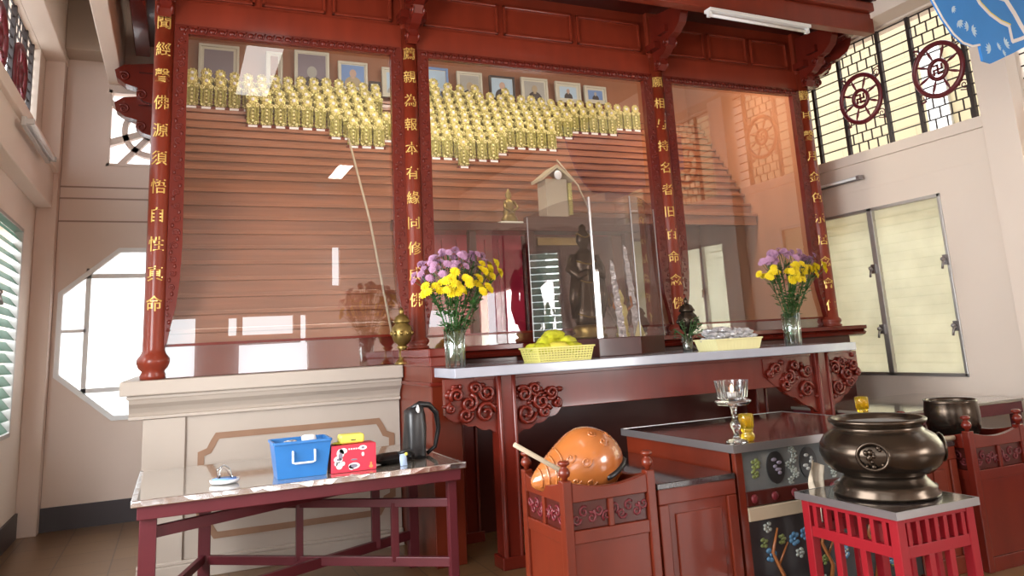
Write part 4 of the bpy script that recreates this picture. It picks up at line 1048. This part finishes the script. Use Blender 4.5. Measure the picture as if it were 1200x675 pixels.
# wooden fish -----------------------------------------------------------------------
wf = thing('wooden_fish', 'glossy orange carved wooden fish drum resting on the finial stand', 'wooden fish', (1.99, 3.76, .73))
c0 = Vector((2.0, 3.76, .865)); nu, nv = 32, 20; vs = []; fs = []
def wf_pt(a, t):   # a: latitude along the x axis (-pi/2 tail .. pi/2 mouth), t: around
    u = sin(a); q = cos(a); x = u * .215; rad = .172
    if u < 0: x = u * (.215 + .10 * u * u); rad *= 1 - .30 * u * u
    dz = -.07 * max(0, -u) ** 2
    return Vector((x, q * rad * cos(t) * 1.0, q * rad * 1.04 * sin(t) + dz))
for i in range(nv + 1):
    a = -pi / 2 + pi * i / nv
    for j in range(nu): vs.append(c0 + wf_pt(a, 2 * pi * j / nu))
for i in range(nv):
    for j in range(nu): fs.append((i * nu + j, i * nu + (j + 1) % nu, (i + 1) * nu + (j + 1) % nu, (i + 1) * nu + j))
mb = MB().add(vs, fs, True); mb.build('body', 'orange', wf)
# the mouth: dark slot across the right end
m_ = MB(); P = []
for i in range(13):
    u = i / 12; P.append(c0 + wf_pt(radians(12 + 62 * u), radians(203 - 22 * u)))
m_.tube(P, [.012] + [.016] * 11 + [.013], 8); m_.build('mouth_slot', 'dark', wf)
g = MB()
for (a, t, r) in ((14, 140, .032), (0, 122, .026), (30, 118, .022), (-18, 168, .034), (-34, 150, .03), (-12, 205, .03), (-46, 185, .026), (-30, 200, .024)):
    q = c0 + wf_pt(radians(a), radians(t)); e = (c0 + wf_pt(radians(a + 4), radians(t)) - q).normalized(); f = (c0 + wf_pt(radians(a), radians(t + 6)) - q).normalized()
    g.tube([q + (e * cos(w) + f * sin(w)) * r * (1 - .09 * k) for k, w in enumerate([2 * pi * i / 9 for i in range(11)])], .005, 6)
for k in range(4):
    g.tube([c0 + wf_pt(radians(-66 + 8 * k), radians(90 + 9 * i)) * 1.005 for i in range(15)], .006, 6)
g.build('carved_scales', 'orange', wf)
MB().lathe([(.15, 0), (.165, .02), (.15, .045)], (2.0, 3.76, .728), 24, sy=.85).build('cushion', 'niche_red', wf)
o = MB().tube([(1.545, 3.62, 1.01), (1.80, 3.66, .86), (1.86, 3.67, .825)], [.012, .012, .011], 10).build('striker', 'stick'); tag(o, 'pale wooden striker stick leaning behind the wooden fish', 'striker')
# bowl bell
o = thing('bowl_bell', 'dark bronze bowl bell sitting in the red finial stand at the right', 'bell', (4.74, 3.70, .72))
R = .165; prof = [(.07, 0), (.12, .02), (.155, .07), (.166, .14), (.165, .20), (.158, .25), (.162, .262), (.152, .264), (.148, .25), (.155, .20), (.156, .14), (.145, .08), (.10, .03), (0, .022)]
MB().lathe(prof, (4.74, 3.70, .715), 32).build('bowl', 'bronze', o)
o = MB().tube([(4.20, 3.58, .772), (4.49, 3.515, .772)], .014, 10).build('striker', 'stick'); tag(o, 'pale wooden striker stick lying on the low cabinet beside the bell stand', 'striker')

# things on the front altar ------------------------------------------------------------
def footed_dish(x, y, z):
    o = thing('footed_dish', 'clear cut glass footed dish with a burning candle on the front altar', 'candle dish', (x, y, z))
    MB().lathe([(.06, 0), (.058, .008), (.02, .02), (.014, .05), (.026, .075), (.03, .095), (.016, .115), (.014, .16), (.022, .19), (.085, .20), (.10, .215), (.1, .222), (.02, .222)], (x, y, z), 24).build('foot', 'clear', o)
    mb = MB(); n = 36; vs = []; fs = []
    prof = [(.055, .222), (.078, .235), (.086, .29), (.092, .33), (.086, .33), (.079, .29), (.068, .24), (0, .236)]
    for r, zz in prof:
        for j in range(n): t = 2 * pi * j / n; q = r * (1 + (.035 if j % 2 else -.035)); vs.append((x + q * cos(t), y + q * sin(t), z + zz))
    for i in range(len(prof) - 1):
        for j in range(n): fs.append((i * n + j, i * n + (j + 1) % n, (i + 1) * n + (j + 1) % n, (i + 1) * n + j))
    mb.add(vs, fs); mb.build('bowl', 'clear', o)
    MB().lathe([(.03, .24), (.03, .265), (0, .265)], (x, y, z), 16).build('candle', 'paper', o)
    MB().lathe([(.004, .266), (.009, .278), (.008, .29), (.001, .31)], (x, y, z), 10).build('flame', 'flame', o)
footed_dish(2.88, 3.60, .897)
def cup(x, y, z, label):
    o = thing('amber_cup', label, 'cup', (x, y, z))
    MB().lathe([(.03, 0), (.038, .02), (.036, .035), (.028, .045), (.034, .055), (.034, .07)], (x, y, z), 20).build('foot', 'amber', o)
    mb = MB().lathe([(.034, .07), (.034, .12), (.037, .145), (.034, .145), (.030, .12), (.028, .075), (0, .075)], (x, y, z), 20)
    for i in range(8): t = 2 * pi * i / 8; mb.tube([(x + .035 * cos(t), y + .035 * sin(t), z + .07), (x + .038 * cos(t), y + .038 * sin(t), z + .142)], .004, 5)
    mb.build('bowl', 'amber', o)
cup(2.945, 3.585, .897, 'small amber glass cup beside the footed glass dish')
cup(4.06, 3.80, .897, 'small amber glass cup behind the big bronze urn')

# ------------------------------------------------------------------ incense table and urn
it = thing('incense_table', 'bright red slatted table with metal edged top under the urn', 'table', (3.28, 3.0, 0))
IX0, IX1, IY0, IY1, IZ = 3.00, 3.54, 2.70, 3.32, .66
MB().box(IX0, IX1, IY0, IY1, IZ - .032, IZ - .001).build('top', 'granite', it)
mb = MB()
for q in ((IX0 - .006, IX1 + .006, IY0 - .006, IY0), (IX0 - .006, IX1 + .006, IY1, IY1 + .006), (IX0 - .006, IX0, IY0, IY1), (IX1, IX1 + .006, IY0, IY1)): mb.box(*q, IZ - .035, IZ)
mb.build('metal_edge', 'edge', it)
lw = .05
for x in (IX0 + .015, IX1 - .015 - lw):
    for y in (IY0 + .015, IY1 - .015 - lw): MB().box(x, x + lw, y, y + lw, 0, IZ - .033).build('leg', 'tredb', it, bevel=.004)
def slat_side(ax):
    c = {'f': IY0 + .02, 'b': IY1 - .05, 'l': IX0 + .02, 'r': IX1 - .05}[ax]
    a, b = (IX0 + .06, IX1 - .06) if ax in 'fb' else (IY0 + .06, IY1 - .06)
    mb = MB()
    def bx(u0, u1, z0, z1): mb.box(u0, u1, c, c + .03, z0, z1) if ax in 'fb' else mb.box(c, c + .03, u0, u1, z0, z1)
    bx(a, b, IZ - .06, IZ - .033); bx(a, b, IZ - .21, IZ - .16)
    n = 7
    for i in range(n):
        u = a + (b - a) * (i + .5) / n; bx(u - .012, u + .012, IZ - .16, IZ - .06)
    mb.build('slatted_apron', 'tredb', it, bevel=.002)
    mb = MB(); bx(a, b, .10, .15); mb.build('stretcher', 'tredb', it, bevel=.002)
    mb = MB()
    for u in (a + (b - a) * .36, a + (b - a) * .68): mb.box(u - .018, u + .018, c, c + .03, .15, IZ - .21) if ax in 'fb' else mb.box(c, c + .03, u - .018, u + .018, .15, IZ - .21)
    mb.build('upright', 'tredb', it, bevel=.002)
for ax in 'fblr': slat_side(ax)
ur = thing('incense_urn', 'big round dark bronze incense urn filled with ash on the red table', 'urn', (3.31, 3.02, IZ))
ux, uy = 3.31, 3.02
MB().lathe([(.245, 0), (.25, .015), (.235, .03), (.24, .045), (.215, .06), (.195, .085), (.19, .105)], (ux, uy, IZ), 40).build('foot', 'bronze', ur)
mb = MB().lathe([(.19, .10), (.235, .115), (.272, .15), (.292, .20), (.288, .245), (.262, .285), (.222, .31), (.207, .325), (.212, .335), (.230, .35), (.235, .362), (.225, .37), (.208, .365), (.2, .34), (.19, .30)], (ux, uy, IZ), 48, cap=False)
mb.build('body', 'bronze', ur)
MB().lathe([(.0, .352), (.10, .350), (.16, .344), (.202, .336)], (ux, uy, IZ), 32, cap=False).build('ash', 'ash', ur)
for ang in (-145, -35):
    mb = MB(); a = radians(ang); n_ = Vector((cos(a), sin(a), 0)); t_ = Vector((-sin(a), cos(a), 0)); c_ = Vector((ux, uy, IZ + .215)) + n_ * .286
    mb.tube([c_ + t_ * .07 * cos(w) + Vector((0, 0, .062 * sin(w))) for w in [2 * pi * i / 24 for i in range(24)]], .009, 6, True)
    for j in range(14):
        w = random.uniform(0, 2 * pi); q = random.uniform(0, .055); mb.ball(c_ + t_ * q * cos(w) + Vector((0, 0, q * sin(w))), random.uniform(.008, .016), 7, 5)
    mb.build('relief_medallion', 'bronze', ur)
mb = MB(); vs = []; fs = []; n = 10
o = MB()
for i in range(n + 1):
    for j in range(n + 1):
        u, v = i / n, j / n; vs.append((3.14 + u * .10 + .02 * sin(v * 7), 3.345 + .02 * sin(u * 9 + v * 5), .50 + v * .30 - .05 * u))
for i in range(n):
    for j in range(n): a = i * (n + 1) + j; fs.append((a, a + n + 1, a + n + 2, a + 1))
o.add(vs, fs, True); k = len(vs)
o.add([(x, y + .008, z) for x, y, z in vs], [f[::-1] for f in fs], True)
for i in range(n): o.f += [[i * (n + 1), k + i * (n + 1), k + (i + 1) * (n + 1), (i + 1) * (n + 1)], [i * (n + 1) + n, (i + 1) * (n + 1) + n, k + (i + 1) * (n + 1) + n, k + i * (n + 1) + n]]; o.sm += [True, True]; o.mi += [0, 0]
o = o.build('hanging_cloth', 'creamw'); tag(o, 'crumpled pale cloth tucked between the urn table and the front altar', 'cloth')

# ------------------------------------------------------------------ left side table
tt = thing('side_table', 'maroon wooden table with foil edged glossy top in front of the cream pedestal', 'table', (.75, 5.3, 0))
TX0, TX1, TY0, TY1, TZ = -.185, 1.655, 4.64, 5.86, .80
MB().box(TX0 + .02, TX1 - .02, TY0 + .02, TY1, TZ - .02, TZ).build('top', 'tabletop', tt)
mb = MB()
mb.box(TX0, TX1, TY0, TY0 + .022, TZ - .032, TZ + .003); mb.box(TX0, TX0 + .03, TY0 + .022, TY1, TZ - .02, TZ + .003); mb.box(TX1 - .022, TX1, TY0 + .022, TY1, TZ - .032, TZ + .003)
mb.build('foil_edging', 'foil', tt, bevel=.004)
mb = MB(); mb.box(TX0 + .03, TX1 - .03, TY0 + .022, TY0 + .06, TZ - .10, TZ - .021); mb.box(TX0 + .03, TX0 + .07, TY0 + .06, TY1 - .02, TZ - .10, TZ - .021); mb.box(TX1 - .07, TX1 - .03, TY0 + .06, TY1 - .02, TZ - .10, TZ - .021); mb.box(TX0 + .03, TX1 - .03, TY1 - .06, TY1 - .02, TZ - .10, TZ - .021)
mb.build('apron', 'tred', tt, bevel=.004)
L1, L5, L2, L4 = (-.10, 4.74), (1.585, 4.74), (.215, 5.74), (1.585, 5.62)
for (x, y), w_ in ((L1, .085), (L5, .055), (L2, .075), (L4, .07)): MB().box(x - w_ / 2, x + w_ / 2, y - w_ / 2, y + w_ / 2, 0, TZ - .03).build('leg', 'tred', tt, bevel=.005)
def rail(a, b, z, h=.05): MB().beam((a[0], a[1], z), (b[0], b[1], z), .035, h).build('diagonal_rail', 'tred', tt, bevel=.004)
rail(L2, L5, .565, .05); rail(L2, L5, .225, .055); rail(L1, L4, .62, .06); rail(L1, L4, .215, .06); rail(L1, L2, .235, .05)
def lerp2(a, b, t): return (a[0] + (b[0] - a[0]) * t, a[1] + (b[1] - a[1]) * t)
for t, zz in ((.40, (.225, .565)), (.78, (.225, .565))):
    q = lerp2(L2, L5, t); MB().box(q[0] - .022, q[0] + .022, q[1] - .02, q[1] + .02, *zz).build('upright', 'tred', tt, bevel=.003)
q = lerp2(L1, L4, .82); MB().box(q[0] - .028, q[0] + .028, q[1] - .02, q[1] + .02, .2, .72).build('upright', 'tred', tt, bevel=.003)

o = thing('side_table', 'maroon table with glossy top mirroring the louvre window, behind the urn at the right', 'table', (6.0, 5.1, 0))
RX0, RX1, RY0, RY1, RZ = 5.225, 6.85, 4.62, 5.72, .79
MB().box(RX0, RX1, RY0, RY1, RZ - .025, RZ).build('top', 'tabletop', o, bevel=.004)
mb = MB()
for q in ((RX0 + .02, RX1 - .02, RY0 + .01, RY0 + .045), (RX0 + .02, RX1 - .02, RY1 - .045, RY1 - .01), (RX0 + .02, RX0 + .055, RY0 + .045, RY1 - .045), (RX1 - .055, RX1 - .02, RY0 + .045, RY1 - .045)): mb.box(*q, RZ - .12, RZ - .025)
mb.build('apron', 'tred', o, bevel=.004)
for x in (RX0 + .03, RX1 - .10):
    for y in (RY0 + .02, RY1 - .09): MB().box(x, x + .07, y, y + .07, 0, RZ - .03).build('leg', 'tred', o, bevel=.005)
for y in (RY0 + .055, RY1 - .055): MB().box(RX0 + .1, RX1 - .1, y - .018, y + .018, .2, .25).build('stretcher', 'tred', o, bevel=.004)

# on the side table --------------------------------------------------------------
bx0, bx1, by0, by1 = .565, .84, 4.80, 5.00
o = thing('storage_bin', 'translucent blue plastic bin with white bail handle on the side table', 'bin', ((bx0 + bx1) / 2, 4.9, TZ))
mb = MB(); h = .20; e = .025; th = .006
def frus(mb, ins, z0, z1, flip=False):
    return [(bx0 + ins, by0 + ins, z0), (bx1 - ins, by0 + ins, z0), (bx1 - ins, by1 - ins, z0), (bx0 + ins, by1 - ins, z0), (bx0 - e + ins, by0 - e + ins, z1), (bx1 + e - ins, by0 - e + ins, z1), (bx1 + e - ins, by1 + e - ins, z1), (bx0 - e + ins, by1 + e - ins, z1)]
A_ = frus(mb, 0, TZ + .001, TZ + h); B_ = frus(mb, th, TZ + .007, TZ + h)
mb.add(A_ + B_, [(3, 2, 1, 0), (0, 1, 5, 4), (1, 2, 6, 5), (2, 3, 7, 6), (3, 0, 4, 7), (8, 9, 10, 11), (8, 12, 13, 9), (9, 13, 14, 10), (10, 14, 15, 11), (11, 15, 12, 8), (4, 5, 13, 12), (5, 6, 14, 13), (6, 7, 15, 14), (7, 4, 12, 15)])
mb.build('body', 'blue', o)
mb = MB(); z = TZ + h; c = [(bx0 - e, by0 - e, z), (bx1 + e, by0 - e, z), (bx1 + e, by1 + e, z), (bx0 - e, by1 + e, z)]
for i in range(4): mb.beam(c[i], c[(i + 1) % 4], .014, .016)
mb.build('rim', 'blue', o, bevel=.003)
yh = by0 - .031
MB().tube([(.645, yh, TZ + .155), (.645, yh - .004, TZ + .09), (.66, yh - .002, TZ + .085), (.755, yh - .002, TZ + .085), (.77, yh - .004, TZ + .09), (.77, yh, TZ + .155)], .006, 8).build('handle', 'white', o)
q = MB().pillow((.76, 4.92, TZ + .195), .09, .07, .035, .2, .9, 5).build('tissue_pack', 'paper'); tag(q, 'white tissue pack sticking out of the blue bin', 'tissue pack')
q = MB().pillow((.65, 4.90, TZ + .165), .13, .12, .035, .5, .1, 5).build('snack_packet', 'silver_wrap'); tag(q, 'shiny wrapped packet lying inside the blue bin', 'packet')
rx0, rx1, ry0, ry1 = .868, 1.135, 4.79, 4.93
o = thing('printed_box', 'red printed cardboard box with yellow tissue pack on the side table', 'box', ((rx0 + rx1) / 2, 4.86, TZ))
MB().box(rx0, rx1, ry0, ry1, TZ + .001, TZ + .155).build('carton', 'redbox', o, bevel=.003)
def blob(mb, pts, y=ry0): mb.prism(pts, 'xz', y - .0015, y + .001)
mb = MB(); u = lambda a: rx0 + a * (rx1 - rx0); v = lambda b: TZ + .155 * b
def ell(cx, cz, rx, rz, n=16): return [(u(cx) + rx * cos(2 * pi * i / n), v(cz) + rz * sin(2 * pi * i / n)) for i in range(n)]
for q in ((.20, .72, .022, .026), (.26, .80, .024, .016), (.15, .50, .026, .02), (.17, .28, .02, .022), (.10, .35, .010, .012), (.26, .34, .010, .012), (.5, .22, .034, .018), (.44, .18, .016, .016), (.70, .86, .024, .013), (.70, .62, .008, .012)): blob(mb, ell(*q))
for i in range(5): blob(mb, [(u(.38 + .052 * i), v(.82)), (u(.41 + .052 * i), v(.82)), (u(.41 + .052 * i), v(.87)), (u(.38 + .052 * i), v(.87))])
mb.build('white_print', 'paper', o)
mb = MB()
for q in ((.20, .62, .012, .02), (.17, .50, .016, .008), (.70, .86, .01, .007), (.5, .22, .02, .010), (.5, .45, .02, .005)): blob(mb, ell(*q), ry0 - .0012)
mb.build('violet_print', 'purplep', o)
mb = MB(); blob(mb, ell(.88, .14, .012, .010)); blob(mb, ell(.88, .25, .006, .008)); mb.build('orange_print', 'orange_wrap', o)
o = thing('tissue_pack', 'bright yellow tissue pack lying on the red box', 'tissue pack', (.99, 4.87, TZ + .156))
MB().box(.925, 1.075, 4.82, 4.92, TZ + .158, TZ + .212).build('pack', 'yel', o, bevel=.016, seg=3)
MB().pillow((.93, 4.87, TZ + .162), .09, .09, .007, 0, 0, 4).build('wrapper_flap', 'green_yel', o)
MB().box(.99, 1.02, 4.8185, 4.821, TZ + .176, TZ + .182).build('print', 'dark', o)
# dish with glass
o = thing('dish', 'small white dish with blue insert and clear glass piece on the side table', 'dish', (.285, 4.92, TZ))
MB().lathe([(.05, 0), (.075, .006), (.082, .022), (.078, .024), (.07, .012), (0, .010)], (.285, 4.92, TZ + .001), 28).build('plate', 'white', o)
MB().lathe([(.064, .016), (.066, .028), (0, .028)], (.285, 4.92, TZ), 24).build('insert', 'bluep', o)
mb = MB().tube([(.255, 4.92, TZ + .03), (.25, 4.92, TZ + .075), (.28, 4.92, TZ + .095), (.305, 4.92, TZ + .075), (.325, 4.92, TZ + .03)], [.008, .012, .010, .012, .006], 8); mb.build('glass_piece', 'clear', o)
# black bag with strap
o = thing('black_bag', 'glossy black upright bag with looped strap at the right of the side table', 'bag', (1.46, 5.2, TZ))
mb = MB(); vs = []; fs = []; n = 28; lv = [(0, 1.0), (.02, 1.04), (.10, 1.0), (.19, .97), (.27, .93), (.31, .82), (.325, .55)]
for zz, q in lv:
    for jn in range(n):
        t = 2 * pi * jn / n; ct, stt = cos(t), sin(t); sq = (abs(ct) ** 4 + abs(stt) ** 4) ** -.25
        wob = .004 * sin(zz * 60 + t * 5) + .003 * sin(zz * 95 - t * 3)
        vs.append((1.465 + (.066 * q * sq + wob) * ct, 5.1 + (.085 * q * sq + wob) * stt, TZ + zz + .012 * ct * (zz > .28)))
for a in range(len(lv) - 1):
    for jn in range(n): fs.append((a * n + jn, a * n + (jn + 1) % n, (a + 1) * n + (jn + 1) % n, (a + 1) * n + jn))
fs.append(tuple(range(n - 1, -1, -1))); fs.append(tuple((len(lv) - 1) * n + jn for jn in range(n)))
mb.add(vs, fs, True)
mb.build('body', 'dark', o)
MB().tube([(1.45, 5.08, TZ + .31), (1.50, 5.08, TZ + .335), (1.57, 5.1, TZ + .325), (1.625, 5.12, TZ + .27), (1.645, 5.14, TZ + .17), (1.62, 5.15, TZ + .05), (1.56, 5.14, TZ + .012)], [.02, .022, .02, .018, .016, .014, .014], 8).build('strap', 'dark', o)
MB().lathe([(.012, 0), (.014, .02), (.004, .05)], (1.475, 5.035, TZ + .285), 10).build('buckle', 'white', o)
o = thing('black_pouch', 'flat black pouch with pale blue tag beside the red box', 'pouch', (1.27, 4.95, TZ))
mb = MB().pillow((1.26, 4.95, TZ + .034), .22, .16, .032, .15, 0, 7); mb.tube([(1.30, 4.9, TZ + .06), (1.36, 4.88, TZ + .08), (1.40, 4.92, TZ + .05), (1.42, 4.98, TZ + .015)], .012, 6); mb.build('body', 'dark', o)
MB().pillow((1.305, 4.80, TZ + .035), .045, .07, .008, .1, 1.3, 4).build('tag', 'bluewhite', o)
MB().ball((1.325, 4.805, TZ + .066), .010).build('bead', 'yel', o)

# ------------------------------------------------------------------ blue valance hanging at the upper right
YV = 3.6
bn = thing('valance', 'blue temple valance with white lotus pattern hanging at the upper right', 'valance', (5.6, YV, 3.42))
edge = [(4.93, 4.45), (4.98, 4.2), (5.05, 3.98), (5.103, 3.835), (5.18, 3.696), (5.27, 3.585), (5.36, 3.525), (5.46, 3.51), (5.545, 3.53), (5.553, 3.405), (5.65, 3.395), (5.80, 3.455), (5.95, 3.515), (6.083, 3.575), (6.6, 3.75), (6.95, 3.9), (6.95, 4.45)]
MB().prism(edge, 'xz', YV, YV + .02).build('cloth', 'banner', bn)
def ribbon(pts, w, mat, nm, y=YV):
    mb = MB(); pts = [Vector(q) for q in pts]
    for i in range(len(pts) - 1):
        d = (pts[i + 1] - pts[i]).normalized(); n_ = Vector((-d.y, d.x)) * w / 2; ex = d * w * .2
        mb.prism([tuple(pts[i] + n_ - ex), tuple(pts[i + 1] + n_ + ex), tuple(pts[i + 1] - n_ + ex), tuple(pts[i] - n_ - ex)], 'xz', y - .003 - .0002 * i, y + .002)
    return mb.build(nm, mat, bn)
ribbon(edge[2:9], .016, 'paper', 'edge_piping')
ribbon([(5.50, 4.2), (5.56, 4.0), (5.63, 3.88), (5.73, 3.80), (5.84, 3.75), (5.935, 3.73), (5.94, 3.60), (6.06, 3.64), (6.5, 3.82)], .028, 'paper', 'inner_border')
ribbon([(5.515, 4.2), (5.575, 4.0), (5.645, 3.89), (5.74, 3.815), (5.85, 3.765), (5.955, 3.745)], .012, 'yel', 'gold_piping')
ribbon([(5.75, 4.1), (5.83, 3.97), (5.95, 3.96), (6.03, 3.85), (6.08, 3.76), (6.12, 3.70)], .05, 'paper', 'white_scroll')
def lotus(cx, cz, r, rot):
    mb = MB()
    for j in range(-2, 3):
        a = rot + j * .5; d = Vector((sin(a), cos(a))); n_ = Vector((d.y, -d.x)) * r * .17; c = Vector((cx, cz))
        mb.prism([tuple(c), tuple(c + d * r * .55 + n_), tuple(c + d * r), tuple(c + d * r * .55 - n_)], 'xz', YV - .003 - .0003 * j, YV + .002)
    mb.build('lotus_pattern', 'skyp', bn)
for q in ((5.22, 3.90, .065, -.8), (5.30, 3.80, .045, 2.2), (5.345, 3.70, .06, 2.5), (5.48, 3.64, .06, 1.57), (5.45, 3.66, .05, -1.4), (5.30, 4.03, .06, .3), (5.66, 3.50, .06, -1.2), (5.75, 3.535, .04, 1.2), (5.84, 3.57, .06, 1.2), (5.15, 3.98, .05, 1.0), (5.80, 3.49, .035, 1.3)): lotus(*q)

# ------------------------------------------------------------------ light
W = bpy.data.worlds.new('overcast_sky'); S.world = W; W.use_nodes = True
bgn = W.node_tree.nodes['Background']; bgn.inputs[0].default_value = (.93, .97, 1, 1); bgn.inputs[1].default_value = 4.6
def area(name, loc, rot, sx, sy, power, col=(1, 1, 1)):
    l = bpy.data.lights.new(name, 'AREA'); l.shape = 'RECTANGLE'; l.size = sx; l.size_y = sy; l.energy = power; l.color = col
    o = bpy.data.objects.new(name, l); COL.objects.link(o); o.location = loc; o.rotation_euler = rot; return o
# daylight entering by the rear doors and side windows, plus an added backlight
area('daylight_rear_doors', (3.0, YR - .25, 2.4), (radians(90), 0, 0), 7.6, 4.6, 45, (1, .97, .93))
area('daylight_left_windows', (XL - .4, 3.3, 1.9), (0, radians(-90), 0), 1.9, 5.0, 430, (.95, .98, 1))
area('daylight_right_windows', (XR + .4, -3.4, 1.9), (0, radians(90), 0), 1.9, 4.2, 420, (1, .98, .95))
area('near_window_backlight', (XR + .5, 3.6, 1.85), (0, radians(90), 0), 1.8, 1.7, 110, (1, .99, .97))  # backlight added outside the near window to brighten its mirrored image
# ceiling fluorescent lamps of the hall
area('ceiling_fluorescent', (.95, 2.5, ZC - .06), (0, 0, 0), .45, 2.4, 10, (1, .98, .94))
area('ceiling_fluorescent', (3.2, -3.5, ZC - .06), (0, 0, 0), .3, 1.3, 12, (1, .98, .94))
# lamp behind the shrine lintel
area('shrine_lamp', (3.2, YS + .25, 4.75), (radians(25), 0, 0), 6.0, .1, 88, (1, .92, .78))
area('bay_fill', (5.0, 6.95, 4.3), (0, radians(-70), 0), .4, .5, 25, (1, .9, .72))  # added fill aimed at the right bay's side wall, no fixture there

# ------------------------------------------------------------------ camera (level facts: pitch 11 deg, roll -3 deg, lower part of a 4:3 frame)
yaw, pit, rol, F = radians(23.92), radians(11.12), radians(-3.106), 898.74
fw = Vector((sin(yaw) * cos(pit), cos(yaw) * cos(pit), sin(pit))); rt = Vector((cos(yaw), -sin(yaw), 0)); up = rt.cross(fw)
r2 = rt * cos(rol) + up * sin(rol); u2 = up * cos(rol) - rt * sin(rol)
cam = bpy.data.cameras.new('camera'); co = bpy.data.objects.new('camera', cam); COL.objects.link(co)
cam.sensor_width = 36; cam.sensor_fit = 'HORIZONTAL'; cam.lens = F / 1200 * 36; cam.shift_y = -112.5 / 1200; cam.clip_start = .05
m = Matrix((r2, u2, -fw)).transposed().to_4x4(); m.translation = Vector((0, 0, 1.5)); co.matrix_world = m
S.camera = co
S.view_settings.view_transform = 'Standard'; S.view_settings.look = 'None'; S.view_settings.gamma = 1; S.view_settings.use_curve_mapping = False
S.view_settings.exposure = 0.18
try:
    S.cycles.max_bounces = 10; S.cycles.transparent_max_bounces = 16; S.cycles.use_denoising = True; S.cycles.sample_clamp_indirect = 6
except Exception: pass
